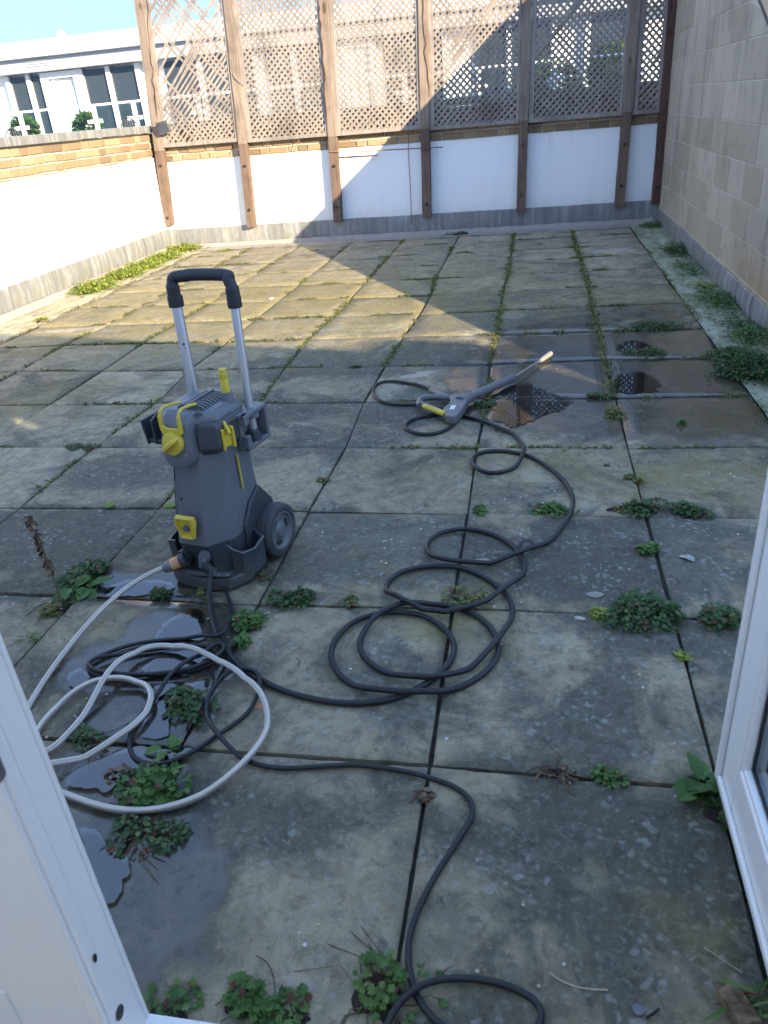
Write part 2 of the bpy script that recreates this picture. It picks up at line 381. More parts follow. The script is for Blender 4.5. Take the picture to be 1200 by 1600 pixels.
M['orange'] = m_plain('orange_plastic', (.62, .30, .14), .45, .08, 30, dirt=((.5, .4, .3), .4))
M['water'] = m_water(); M['water_far'] = m_water(1.4)
M['glass'] = m_glass('door_glass', (.88, .91, .93)); M['bglass'] = m_glass('balustrade_glass', (.82, .90, .90))
M['winglass'] = m_plain('window_glass', (.035, .05, .062), .08, .05, 1, 0, 0, .0001)
M['fascia'] = m_plain('white_fascia', (.86, .86, .85), .6, .02, 2, 0, 0, .001)
M['soffit'] = m_plain('grey_cladding', (.33, .36, .40), .6, .04, 2)
M['terr'] = m_plain('terrace_floor', (.34, .33, .31), .9, .1, 2)
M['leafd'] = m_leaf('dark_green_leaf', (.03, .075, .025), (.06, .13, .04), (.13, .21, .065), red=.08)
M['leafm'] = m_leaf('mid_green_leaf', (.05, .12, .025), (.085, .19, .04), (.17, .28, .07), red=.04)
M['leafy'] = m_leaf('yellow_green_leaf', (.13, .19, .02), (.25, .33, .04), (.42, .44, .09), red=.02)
M['weed'] = m_leaf('joint_weed_leaf', (.07, .10, .02), (.17, .20, .045), (.30, .28, .10), red=.04)
M['dry'] = m_leaf('dry_stalk', (.10, .06, .04), (.20, .13, .08), (.32, .25, .16))
M['dirtclod'] = m_plain('dark_dirt', (.035, .026, .02), .95, .5, 50, 0, .8, .01)
M['intw'] = m_plain('interior_plaster', (.7, .68, .64), .8, .03, 3)
M['floor_in'] = m_plain('interior_floor', (.35, .27, .2), .5, .2, 6)
def m_clearhose():
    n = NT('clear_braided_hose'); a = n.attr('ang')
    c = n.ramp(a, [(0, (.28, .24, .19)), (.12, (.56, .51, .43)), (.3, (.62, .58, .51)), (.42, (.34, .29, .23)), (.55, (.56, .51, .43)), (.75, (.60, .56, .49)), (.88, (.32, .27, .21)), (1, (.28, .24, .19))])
    c = n.mix(n.math('MULTIPLY', n.noise(n.pos(), 12, 4), .35), c, (.34, .33, .30))
    return n.fin(c, .22, spec=.6, Coat_Weight=.4)
M['clear'] = m_clearhose()
exec_after = []

# ================================================================== PAVING
SX, SY = .609, .6
OFF = {(0, 0): (0.002, 0.005), (0, 1): (-0.005, 0.012), (0, 2): (-0.006, 0.003), (0, 3): (-0.013, -0.013), (0, 5): (-0.021, -0.035), (0, 6): (-0.008, -0.03), (0, 7): (-0.015, 0.0), (0, 8): (-0.009, -0.015), (-1, 0): (0.009, 0), (-1, 1): (0.008, -0.004), (-1, 2): (0.006, -0.004), (-1, 3): (0.017, -0.01), (-1, 4): (-0.02, -0.03), (-1, 5): (-0.015, -0.035), (-1, 7): (0.03, -0.02), (-1, 8): (0.035, -0.03), (1, 0): (0.004, 0.002), (1, 1): (0.004, 0.012), (1, 2): (0.0, -0.006), (1, 3): (-0.003, -0.022), (1, 4): (0.001, -0.025), (1, 6): (0.007, -0.021), (1, 7): (0.004, 0.006), (1, 8): (0.015, 0.032), (1, 9): (0.016, 0.05), (1, 10): (0.02, 0.06), (2, 5): (-0.018, -0.013), (2, 6): (0.009, -0.02), (2, 7): (0.01, 0.03), (2, 8): (0.002, 0.05), (2, 9): (0.008, 0.05), (2, 10): (0.008, 0.06), (-2, 2): (0.008, 0.004), (-2, 4): (0.03, -0.018), (-2, 5): (-0.014, -0.017), (-2, 6): (-0.035, -0.008), (-3, 2): (0.008, -0.012), (-3, 4): (0.04, -0.006), (-3, 5): (-0.02, -0.011), (-4, 6): (-0.03, 0.022), (-5, 5): (0.001, 0.04), (-5, 6): (-0.04, 0.04)}
YEND = 7.66
JMIN, JMAX = -1, 13
def grid(i, j):
    dx, dy = OFF.get((i, j), (0, 0))
    y = j*SY + dy
    if j == 13: y = YEND
    return (i*SX+dx, y)
# wetness, algae and dark growth as fields over the ground (centre px, radii in metres, rotation, weight)
def blobs(lst): return [(at(px, py), a, b, rad(r), wgt) for px, py, a, b, r, wgt in lst]
WET = blobs([(880,590,.60,.62,0,1.3),(1040,590,.62,.50,0,1.35),(1010,540,.55,.45,0,1.15),(880,530,.45,.45,0,1.15),(1060,660,.55,.26,0,.78),(860,660,.42,.2,0,.62),(1000,490,.6,.4,0,.5),(770,640,.24,.22,0,.8),
    (215,918,.26,.10,0,1.1),(280,985,.17,.17,0,1.15),(250,1040,.30,.15,0,1.05),(245,1110,.17,.22,-20,1.1),(190,1200,.20,.16,0,1.0),(150,1260,.2,.18,0,.95),(215,1380,.17,.17,10,1.25),(160,1320,.2,.2,0,1.2),
    (200,1500,.18,.12,0,.55),(330,880,.35,.18,0,.45),(120,1050,.2,.12,0,.5),(300,1210,.2,.12,0,.35),(440,1010,.1,.3,0,.12)])
ALG = blobs([(420,470,3.2,2.0,0,1.0),(330,470,1.2,.8,0,.8),(600,490,1.0,.5,0,.7),(150,500,.8,.5,0,.8),(1150,650,.3,.2,0,1.0),(1080,740,.6,.3,0,.8),(860,720,.5,.3,0,.7),(700,740,.5,.3,0,.45),(960,470,1.0,1.2,0,.7),(690,960,.25,.2,0,.9),(600,900,.3,.2,0,.4),(80,620,.6,.5,0,.7),(300,560,1.5,.6,0,.3),(500,470,1.8,1.4,0,.55),(180,450,.7,1.4,0,.6),(760,430,1.6,1.6,0,.5),(100,960,.3,.2,0,.5),(1100,1450,.2,.3,0,.5),(470,1330,.3,.12,0,.3)])
DRK = blobs([(560,860,.5,.3,0,.75),(100,840,.5,.3,0,1.0),(200,740,.5,.24,0,.7),(960,880,.6,.3,0,.9),(1120,880,.3,.3,0,.7),(450,1050,.25,.2,0,.3),(1000,1100,.4,.3,0,.35),(950,1330,.35,.22,0,.7),(1080,1420,.3,.25,0,.6),(480,1270,.35,.14,0,.6),(640,1080,.2,.2,0,.5),(470,640,.5,.25,0,.6),(620,560,.9,.35,0,.8),(500,690,.6,.3,0,.4),(660,640,.4,.25,0,.8),(760,500,.9,.35,0,.6),(200,600,.8,.3,0,.3),(870,1400,.25,.3,0,.35),(700,470,.8,.3,0,.35),(1040,1000,.3,.2,0,.5)])
PALE = blobs([(640,588,.10,.035,10,1.0),(672,584,.10,.06,-10,1.0),(960,392,.30,.16,0,.85),(100,516,.30,.13,0,.6),(660,690,.05,.03,0,.6),(600,1010,.25,.10,30,.45)])
def field(bl, X, Y):
    out = np.zeros_like(X)
    for c, a, b, r, wgt in bl:
        dx = X-c.x; dy = Y-c.y; cr, sr = math.cos(r), math.sin(r)
        u = (dx*cr+dy*sr)/a; v = (-dx*sr+dy*cr)/b
        out = np.maximum(out, wgt*np.clip(1.2-.85*np.sqrt(u*u+v*v), 0, 1))
    return out
def slab_top(i, j):
    """plane of each slab: height at centre and two small tilts"""
    r = random.Random(i*131+j*977)
    return r.uniform(-.003, .003), r.uniform(-.006, .006), r.uniform(-.006, .006)
V = []; Fc = []; A = {k: [] for k in ('rnd', 'rnd2')}
SLABH = {}
for j in range(JMIN, JMAX):
    for i in range(-6, 2 if j >= 4 else 2):
        c = [grid(i, j), grid(i+1, j), grid(i+1, j+1), grid(i, j+1)]
        if j < -1: continue
        g = .003 if j < 4 else .0060; gr = g if j < 4 else .011
        r = random.Random(i*17+j*313)
        g0, g1, g2, g3 = [g+r.uniform(-.001, .0025) for _ in range(4)]
        far = j > 5
        n = 10 if far else (16 if j > 2 else 24)
        hz, tx, ty = slab_top(i, j)
        if i >= 0 and 3 <= j <= 6: tx *= .2; ty *= .2; hz = 0
        SLABH[(i, j)] = (hz, tx, ty)
        base = len(V); ra, rb = r.random(), r.random()
        bev = .006
        # parameter list incl. the rim
        ts = [0.0] + [k/(n) for k in range(1, n)] + [1.0]
        def P(u, v):
            x = (c[0][0]*(1-u)+c[1][0]*u)*(1-v) + (c[3][0]*(1-u)+c[2][0]*u)*v
            y = (c[0][1]*(1-u)+c[1][1]*u)*(1-v) + (c[3][1]*(1-u)+c[2][1]*u)*v
            return x, y
        L = n+1
        for b_ in range(L):
            for a_ in range(L):
                u, v = ts[a_], ts[b_]
                x, y = P(u, v)
                x += g0*(1-u)*(a_ == 0) - g1*(a_ == n)*1 ; y += (g2+gr-g)*(b_ == 0) - (g3+gr-g)*(b_ == n)
                edge = a_ in (0, n) or b_ in (0, n)
                z = hz + tx*(u-.5) + ty*(v-.5)
                ir = noise.noise(Vector((x*9, y*9, 3.3)))*.0022
                if edge:
                    z -= .004 + abs(noise.noise(Vector((x*21, y*21, 1.7))))*.005
                    k = noise.noise(Vector((x*16, y*16, 7.7)))*.003
                    if a_ == 0: x += abs(k)
                    if a_ == n: x -= abs(k)
                    if b_ == 0: y += abs(k)
                    if b_ == n: y -= abs(k)
                else: z += ir*.25
                if a_ == 1: x = x*0 + P(0, v)[0] + g + .010
                if a_ == n-1: x = P(1, v)[0] - g - .010
                if b_ == 1: y = P(u, 0)[1] + gr + .010
                if b_ == n-1: y = P(u, 1)[1] - gr - .010
                V.append((x, y, z))
        for b_ in range(n):
            for a_ in range(n):
                q = base + b_*L + a_
                Fc.append((q, q+1, q+L+1, q+L))
        # skirt
        rim = [base+a_ for a_ in range(L)] + [base+b_*L+n for b_ in range(1, L)] + [base+n*L+a_ for a_ in range(n-1, -1, -1)] + [base+b_*L for b_ in range(n-1, 0, -1)]
        s0 = len(V)
        for q in rim: x, y, z = V[q]; V.append((x, y, -.05))
        for k in range(len(rim)):
            k2 = (k+1) % len(rim)
            Fc.append((rim[k2], rim[k], s0+k, s0+k2))
        A['rnd'] += [ra]*(len(V)-base); A['rnd2'] += [rb]*(len(V)-base)
me = bpy.data.meshes.new('paving'); me.from_pydata(V, [], Fc); me.update()
XY = np.array(V)
for nm, arr in (('rnd', A['rnd']), ('rnd2', A['rnd2']), ('wet', field(WET, XY[:, 0], XY[:, 1])), ('algae', field(ALG, XY[:, 0], XY[:, 1])), ('dark', field(DRK, XY[:, 0], XY[:, 1])), ('pale', field(PALE, XY[:, 0], XY[:, 1]))):
    a_ = me.attributes.new(nm, 'FLOAT', 'POINT'); a_.data.foreach_set('value', np.asarray(arr, dtype=np.float32))
me.materials.append(M['slab']); me.polygons.foreach_set('use_smooth', [True]*len(me.polygons)); me.set_sharp_from_angle(angle=rad(50))
pav = bpy.data.objects.new('paving', me); COL.objects.link(pav); tag(pav, 'square concrete paving slabs with dark stains, moss and wet patches', kind='structure')
def gz(x, y):
    i = math.floor(x/SX); j = math.floor(y/SY)
    h = SLABH.get((i, j))
    return 0.0 if h is None else h[0] + h[1]*(x/SX-i-.5) + h[2]*(y/SY-j-.5)
# bedding under the joints, reaching all of the roof
b = MB(); b.add([(-4.4, -.75, -.016), (1.75, -.75, -.016), (1.75, 8.2, -.016), (-4.4, 8.2, -.016)], [(0, 1, 2, 3)])
tag(b.build('ground', M['soil']), kind='structure')
# city ground far below
b = MB(); b.add([(-400, -400, -6), (400, -400, -6), (400, 400, -6), (-400, 400, -6)], [(0, 1, 2, 3)])
tag(b.build('street_ground', M['terr']), kind='structure')

def bumpy_strip(name, x0, x1, y0, y1, z, mat, nx=10, ny=120, amp=.006, edge=None):
    vs = []; fs = []
    for b_ in range(ny+1):
        for a_ in range(nx+1):
            x = x0+(x1-x0)*a_/nx; y = y0+(y1-y0)*b_/ny
            vs.append((x, y, z + noise.noise(Vector((x*6, y*6, z*50)))*amp + noise.noise(Vector((x*22, y*22, z*50)))*amp*.5))
    for b_ in range(ny):
        for a_ in range(nx):
            q = b_*(nx+1)+a_; fs.append((q, q+1, q+nx+2, q+nx+1))
    m_ = MB(); m_.add(vs, fs); return m_.build(name, mat, smooth=True)
tag(bumpy_strip('gutter_path', 1.225, 1.53, -.7, 7.95, -.006, M['gut_r']), 'mossy pale green concrete gutter strip along the block wall', kind='structure')
tag(bumpy_strip('margin_path', -4.17, -3.66, -.7, 7.95, -.007, M['gut_l']), 'pale concrete strip between the slabs and the left wall', kind='structure')
tag(bumpy_strip('back_margin_path', -4.1, 1.25, 7.672, 7.93, -.004, M['kerb'], 90, 8), 'grey concrete strip at the foot of the back wall', kind='structure')
# kerb fillets below the flashing
def fillet(name, pts, h, wd, mat):
    vs = []; fs = []; n = len(pts)
    for k, (x, y, nx_, ny_) in enumerate(pts):
        j1 = noise.noise(Vector((x*5, y*5, 0)))*.010; j2 = noise.noise(Vector((x*7, y*7, 4)))*.008
        vs += [(x, y, h+j2), (x+nx_*(wd*.35), y+ny_*(wd*.35), h+j2), (x+nx_*(wd+j1), y+ny_*(wd+j1), -.015)]
    for k in range(n-1):
        for q in range(2): fs.append((k*3+q, (k+1)*3+q, (k+1)*3+q+1, k*3+q+1))
    m_ = MB(); m_.add(vs, fs); return tag(m_.build(name, mat, smooth=False), kind='structure')
fillet('kerb_fillet', [(-4.155, y, 1, 0) for y in np.arange(-.7, 7.98, .06)], .045, .07, M['kerb'])
fillet('kerb_fillet', [(x, 7.965, 0, -1) for x in np.arange(-4.15, 1.53, .06)], .035, .07, M['kerb'])

# ================================================================== PARAPET WALLS
LX, BY, RXW = -4.17, 7.98, 1.535
def lead_run(parent, p0, p1, inward, z0, z1, seg=.62):
    """lead upstand: overlapping sheets along a wall foot"""
    p0 = Vector(p0); p1 = Vector(p1); d = (p1-p0); L = d.length; d.normalize(); nrm = Vector(inward)
    mb = MB(); s = 0.0; k = 0
    while s < L:
        ln = min(seg*random.uniform(.9, 1.1), L-s); r = random.random()
        n = max(2, int(ln/.05)); vs = []
        for q in range(n+1):
            t = s+ln*q/n; base = p0+d*t; lap = .003 if (k % 2) else 0
            wob = noise.noise(Vector((t*2.3, z1, 1)))*.008; wz = noise.noise(Vector((t*3.1, z0, 9)))*.008
            lip = .004
            vs += [base+nrm*(.008+wob*.3+lap)+Vector((0, 0, z0+wz)), base+nrm*(.017+wob+lap)+Vector((0, 0, (z0+z1)*.5)),
                   base+nrm*(.008+wob*.3+lap)+Vector((0, 0, z1-.006+wob*.7)), base+nrm*(.001)+Vector((0, 0, z1+wob*.7))]
        fs = []
        for q in range(n):
            for e in range(3): fs.append((q*4+e, (q+1)*4+e, (q+1)*4+e+1, q*4+e+1))
        mb.add(vs, fs, r); s += ln; k += 1
    return mb.build('lead_flashing', M['lead'], parent, smooth=True, attr='rnd')
def bricks(parent, p0, p1, inward, z0, z1, courses, h=.0615, mort=.0155):
    p0 = Vector(p0); p1 = Vector(p1); d = (p1-p0); L = d.length; d.normalize(); nrm = Vector(inward)
    mb = MB(); rr = random.Random(int(p0.x*10)+3)
    for c in range(courses):
        z = z1 - mort - (c+1)*(h+mort) + mort
        s = -rr.uniform(0, .2); k = c
        while s < L:
            ln = (.215 if k % 2 else .1025)+rr.uniform(-.012, .012); k += 1
            if rr.random() < .12: k += 1
            a0 = max(s, 0); a1 = min(s+ln, L)
            if a1-a0 > .02:
                o0 = .012+rr.uniform(0, .005); zz = z+rr.uniform(-.003, .003)
                q = [p0+d*a0, p0+d*a1]
                vs = []
                for dep, ins in ((-.02, 0), (o0-.004, 0), (o0, .005)):
                    for (pp, sgn) in ((q[0], 1), (q[1], -1)):
                        for (z_, zs) in ((zz, 1), (zz+h, -1)):
                            vs.append(pp + d*(sgn*ins) + nrm*dep + Vector((0, 0, z_+zs*ins)))
                # vertex order per layer: (0,lo),(0,hi),(1,lo),(1,hi)
                fs = [(8, 10, 11, 9)]
                ring = [0, 2, 3, 1]
                for la in (0, 4):
                    for e in range(4):
                        fs.append((la+ring[e], la+ring[(e+1) % 4], la+4+ring[(e+1) % 4], la+4+ring[e]))
                mb.add(vs, fs, rr.random())
            s += ln+mort
    return mb.build('brickwork', M['brick'], parent, attr='rnd')
def coping(parent, p0, p1, z0, z1, wid, name='coping', axis='y'):
    mb = MB(); s = p0[1] if axis == 'y' else p0[0]; e = p1[1] if axis == 'y' else p1[0]
    rr = random.Random(5)
    while s < e:
        t = min(s+rr.uniform(1.05, 1.3), e); w_ = .004*rr.random()
        if axis == 'y': mb.box((p0[0]-wid, s, z0+w_), (p0[0]+.035+w_, t-.008, z1+w_), rr.random())
        else: mb.box((s, p0[1]-.035-w_, z0+w_), (t-.008, p0[1]+wid, z1+w_), rr.random())
        s = t
    return mb.build(name, M['lead'], parent, bevel=.008, attr='rnd')
# left wall
lw = empty('parapet_wall', (LX, 3.6, 0)); tag(lw, 'white painted parapet wall on the left topped with yellow bricks and grey coping', 'wall')
def rel(o, parent):
    o.parent = parent; o.matrix_parent_inverse = Matrix.Translation(-Vector(parent.location)); return o
def wavy_wall(p0, p1, inward, z0, z1, n, thick):
    """rendered face with an uneven trowelled top edge"""
    p0 = Vector(p0); p1 = Vector(p1); d = p1-p0; nrm = Vector(inward); mb = MB(); vs = []
    for k in range(n+1):
        b_ = p0+d*(k/n); wz = noise.noise(Vector((k*.35, p0.x, 2)))*.012+noise.noise(Vector((k*1.7, p0.x, 2)))*.004
        vs += [b_+nrm*-.05+Vector((0, 0, z0)), b_+Vector((0, 0, z0)), b_+Vector((0, 0, z1+wz-.008)), b_+nrm*-.004+Vector((0, 0, z1+wz)), b_-nrm*.05+Vector((0, 0, z1+wz))]
    fs = []
    for k in range(n):
        for e in range(4): fs.append((k*5+e, (k+1)*5+e, (k+1)*5+e+1, k*5+e+1))
    mb.add(vs, fs); return mb
rel(wavy_wall((LX, -.72, 0), (LX, BY, 0), (1, 0, 0), -.05, 1.015, 90, .2).build('render_coat', M['render'], None, smooth=True), lw)
b = MB(); b.box((LX-.24, -.72, -.5), (LX-.022, BY+.2, 1.275)); rel(b.build('wall_core', M['mortar']), lw)
o = bricks(None, (LX-.02, -.7, 0), (LX-.02, BY, 0), (1, 0, 0), 1.0, 1.272, 4); rel(o, lw)
rel(coping(None, (LX, -.72), (LX, BY+.02), 1.275, 1.352, .28), lw)
rel(lead_run(None, (LX, -.7, 0), (LX, BY, 0), (1, 0, 0), .035, .232), lw)
# back wall
bw = empty('parapet_wall', (-1.3, BY, 0)); tag(bw, 'white painted parapet wall at the far end below the timber trellis', 'wall')
rel(wavy_wall((LX, BY, 0), (RXW, BY, 0), (0, -1, 0), -.05, .955, 70, .2).build('render_coat', M['render'], None, smooth=True), bw)
b = MB(); b.box((LX-.24, BY+.022, -.5), (RXW+.2, BY+.24, 1.275)); rel(b.build('wall_core', M['mortar']), bw)
rel(bricks(None, (LX, BY+.02, 0), (RXW, BY+.02, 0), (0, -1, 0), .95, 1.272, 4), bw)
rel(coping(None, (LX-.0, BY), (RXW+.1, BY), 1.275, 1.352, .30, axis='x'), bw)
rel(lead_run(None, (LX, BY, 0), (RXW, BY, 0), (0, -1, 0), .03, .215), bw)

# ================================================================== RIGHT BLOCK WALL (top raked to cast the shadow edge)
def rake(y): return 3.343 + .476*(y-7.98)
rw = empty('block_wall', (RXW, 4.5, 0)); tag(rw, 'tall grey stained concrete block wall on the right', 'wall')
mb = MB(); rr = random.Random(11)
zc = [.02, .155, .378, .604, .825, 1.05, 1.288, 1.52, 1.73]
while zc[-1] < 3.6: zc.append(zc[-1]+.225)
core = []
for ci in range(len(zc)-1):
    z0, z1 = zc[ci]+.003, zc[ci+1]-.003
    y = -.7 + (.22 if ci % 2 else 0)
    ys = [-.7]
    while y < 8.25:
        y += .445
        ys.append(min(y, 8.25))
    for a_, b_ in zip(ys[:-1], ys[1:]):
        a_ += .003; b_ -= .003
        if b_-a_ < .02: continue
        # clip under the rake
        lo_b = min(z1, rake(b_)-.02); lo_a = min(z1, rake(a_)-.02)
        if lo_b <= z0+.02: continue
        if lo_a <= z0+.005:
            a_ = a_ + (b_-a_)*((z0+.005-lo_a)/(lo_b-lo_a+1e-6)); lo_a = z0+.005
            if b_-a_ < .02: continue
        xo = RXW + rr.uniform(-.0015, .0015)
        poly = [(a_, z0), (b_, z0), (b_, lo_b), (a_, lo_a)]
        cxm = (a_+b_)/2; czm = (z0+z1)/2; i_ = .0035
        vs = [(xo+.004, p[0], p[1]) for p in poly] + [(xo, p[0]+(i_ if p[0] < cxm else -i_), p[1]+(i_ if k < 2 else -i_)) for k, p in enumerate(poly)] + [(xo+.1, p[0], p[1]) for p in poly]
        fs = [(4, 5, 6, 7)] + [(k, (k+1) % 4, 4+(k+1) % 4, 4+k) for k in range(4)] + [(8+k, 8+(k+1) % 4, (k+1) % 4, k) for k in range(4)]
        mb.add(vs, fs, rr.random())
rel(mb.build('blockwork', M['block'], attr='rnd'), rw)
mb = MB(); ya, yb = 1.0, 8.3
yz0 = 7.98+(.05-3.343)/.476
mb.prism([(yz0, 0), (8.3, -.3), (8.3, rake(8.3)-.03), (yz0, rake(yz0)-.03)], RXW+.0042, RXW+.11, 'x')
rel(mb.build('mortar_bed', M['mortar']), rw)
mb = MB(); y_ = yz0
mb.bar((RXW+.06, yz0, rake(yz0)-.02), (RXW+.06, 8.3, rake(8.3)-.02), .13, .03)
rel(mb.build('coping', m_plain('dark_lead', (.07, .07, .07), .8, .2, 9), attr='rnd'), rw)  # added coping, dark so its sunlit top does not show bright
b = MB(); b.box((RXW+.004, -.72, -.3), (RXW+.2, yz0+.3, .03)); rel(b.build('wall_core', M['mortar']), rw)
rel(lead_run(None, (RXW, -.7, 0), (RXW, BY, 0), (-1, 0, 0), -.015, .138, .9), rw)
b = MB(); b.prism([(4.8, -.3), (12.3, -.3), (12.3, 2.7), (4.8, 2.7)], 3.0, 3.3, 'x'); fw_ = empty('filler_wall', (1.8, 6, 0)); tag(fw_, 'grey filler wall added to hide the sky over the raked block wall', 'building'); rel(b.build('wall', M['block'], attr='rnd'), fw_)  # added wall, covers the bright sky above the rake

# ================================================================== OWN BUILDING behind the camera and the added wall that casts the shade
fb = empty('house', (0, -.75, 0)); tag(fb, 'white rendered building with the patio door opening', 'building')
b = MB()
b.box((-6.5, -.95, -.3), (-1.26, -.70, 1.32)); b.box((-1.26, -.95, -.3), (-1.08, -.70, 2.2)); b.box((.70, -.95, -.3), (.93, -.70, 2.2)); b.box((-1.08, -.95, 2.06), (.70, -.70, 2.2))  # left wall kept low to let sky light onto the near slabs
rel(b.build('wall', M['render']), fb)
b = MB(); b.box((-1.7, -1.58, 2.2), (1.04, -.72, 2.212)); rel(b.build('glass_roof', M['bglass']), fb)  # unseen roof, glazed to let sky light onto the door leaf
b = MB(); b.box((-1.6, -1.58, -.3), (.94, -.955, -.02)); rel(b.build('floor', M['intw']), fb)
for xa in (-1.7, .94):
    b = MB(); b.box((xa, -1.58, -.3), (xa+.1, -.955, 2.19)); rel(b.build('inner_wall', M['intw']), fb)
# unseen raked wall, added so its edge shades the near half of the terrace
def shade_z(x): return 2.72 - .1503*(x-2.88)
nb = empty('shade_wall', (5, -1.6, 0)); tag(nb, 'unseen rendered wall added behind the camera to shade the terrace', 'building')
# terrace shade line: ground line from (-4.1,4.08) to (.45,3.02), traced back towards the sun
def back_to_caster(x, y, yr=-1.6):
    t = y-yr; return (x+1.2*t, yr, .482*t)
P0 = back_to_caster(-4.1, 4.10); P1 = back_to_caster(-.80, 3.27); P2 = back_to_caster(-.74, 3.55); P25 = back_to_caster(-.12, 3.38); P3 = back_to_caster(.22, 2.90); P4 = back_to_caster(.62, 2.52)
b = MB(); HX, HZ, hw_, hh_ = 2.09, 1.80, .085, .055  # hole added to let a small patch of sun onto the left slabs
poly = [(-1.75, -.3), (HX, -.3), (HX, HZ-hh_), (HX-hw_, HZ-hh_*.4), (HX-hw_*.8, HZ+hh_), (HX+hw_*.7, HZ+hh_*.8), (HX+hw_, HZ-hh_*.6), (HX+.002, HZ-hh_), (HX+.002, -.3), (P4[0]+3, -.3), (P4[0]+3, P4[2]-.3), (P4[0], P4[2]), (P3[0], P3[2]), (P25[0], P25[2]), (P2[0], P2[2]), (P1[0], P1[2]), (P0[0], P0[2]), (-1.75, 1.05)]
b.prism(poly, -1.65, -1.6, 'y'); rel(b.build('wall', M['render']), nb)
# door threshold
b = MB(); b.box((-1.08, -.76, -.01), (.70, -.595, .030)); b.box((-1.08, -.76, .030), (.70, -.655, .055))
tag(b.build('door_threshold', M['upvc'], bevel=.006), 'white plastic threshold at the foot of the patio door', 'threshold')
b = MB(); b.box((-1.08, -.72, .055), (-1.035, -.64, 2.05)); b.box((.655, -.72, .055), (.70, -.64, 2.05)); b.box((-1.035, -.72, 2.01), (.655, -.64, 2.055))
tag(b.build('door_frame', M['upvc'], bevel=.004), 'white plastic patio door frame set in the wall', 'door frame')

# leaves of the patio door: local x along the leaf, z up, y is thickness
def make_leaf(name, label, loc, rz, wd, ht, glass=True, stile=.085, rail=.15, zb=.05):
    o = empty(name, loc, rz); tag(o, label, 'door')
    b = MB(); t = .032
    def member(lo, hi):
        b.box((lo[0], -t, lo[1]), (hi[0], t, hi[1]))
    member((0, zb), (stile, ht)); member((wd-stile, zb), (wd, ht)); member((stile, zb), (wd-stile, zb+rail)); member((stile, ht-stile), (wd-stile, ht))
    b.build('frame', M['upvc'], o, bevel=.006, seg=3)
    b = MB()      # raised rebate strip round the outside and glazing bead inside
    e = .022
    for s in (-1, 1):
        y0, y1 = (t, t+.010) if s > 0 else (-t-.010, -t)
        for lo, hi in (((.0, zb), (e, ht)), ((wd-e, zb), (wd, ht)), ((e, zb), (wd-e, zb+e)), ((e, ht-e), (wd-e, ht))):
            b.box((lo[0]+.001, y0, lo[1]+.001), (hi[0]-.001, y1, hi[1]-.001))
    b.build('rebate', M['upvc'], o, bevel=.004, seg=3)
    b = MB()
    g0, g1, h0, h1 = stile, wd-stile, zb+rail, ht-stile; k = .012
    for s in (-1, 1):
        ya, yb_ = sorted((s*.014, s*(t-.004)))
        b.box((g0, ya, h0), (g0+k, yb_, h1)); b.box((g1-k, ya, h0), (g1, yb_, h1)); b.box((g0+k, ya, h0), (g1-k, yb_, h0+k)); b.box((g0+k, ya, h1-k), (g1-k, yb_, h1))
    b.build('bead', M['upvc'], o, bevel=.003)
    b = MB(); k2 = .0165
    for s in (-1, 1):
        ya, yb_ = sorted((s*.009, s*.0145))
        b.box((g0+k, ya, h0+k), (g0+k2, yb_, h1-k)); b.box((g1-k2, ya, h0+k), (g1-k, yb_, h1-k)); b.box((g0+k2, ya, h0+k), (g1-k2, yb_, h0+k2)); b.box((g0+k2, ya, h1-k2), (g1-k2, yb_, h1-k))
    b.build('gasket', M['rubber'], o)
    b = MB(); b.box((g0+.003, -.008, h0+.003), (g1-.003, .008, h1-.003)); b.build('glass_pane', M['glass'], o)
    return o
rl = make_leaf('door_leaf', 'white glazed patio door leaf swung open on the right, plants at its foot', (.637, -.655, 0), rad(90), .655, 2.0, stile=.105, rail=.125, zb=.045)
# passive left leaf, shut, its free edge facing the opening
LE = -.368; YC = -.655
ll = make_leaf('door_leaf', 'shut white patio door leaf close up at the left edge, grey handle on its stile', (LE, YC, 0), math.pi, .665, 2.0, stile=.16, rail=.15, zb=.06)
def leafp(px, py, off=0):
    W_ = on_y(px, py, YC-.032); return Vector((LE-W_.x, -(W_.y-YC), W_.z))
sgn = 1 if leafp(60, 1200).y > 0 else -1
b = MB(); q0 = leafp(8, 1212); q1 = leafp(4, 985)
xh = .105
ys = sorted((sgn*.032, sgn*.044))
mbv = [(q0.x+xh*0+.012*math.cos(a)+.006, q0.z+.012+.016*math.sin(a)) for a in np.linspace(math.pi, 2*math.pi, 9)]
top = [(q0.x+.018, q0.z+.235), (q0.x-.006, q0.z+.235)]
b.prism(mbv+top, ys[0], ys[1], 'y'); hb = b.build('handle_plate', m_plain('grey_handle', (.16, .17, .18), .35, .05, 20, .4), ll, bevel=.003)
b = MB(); zc_ = q0.z+.17; b.tube([(q0.x+.006, sgn*.04, zc_), (q0.x+.006, sgn*.075, zc_), (q0.x+.02, sgn*.085, zc_), (q0.x+.12, sgn*.085, zc_)], .009, 12)
b.build('handle', bpy.data.materials['grey_handle'], hb, smooth=True)
b = MB()
for (px, py, r1, r2) in ():
    q = leafp(px, py); ya = sgn*.0325
    rings = []
    n = 20
    b.add([(q.x+r1*math.cos(2*math.pi*k/n), sgn*.0335, q.z+r2*math.sin(2*math.pi*k/n)) for k in range(n)]+[(q.x, sgn*.0331, q.z)], [(k, (k+1) % n, n) for k in range(n)])
m_plain('dark_screw', (.05, .04, .035), .4, .3, 60, .6)

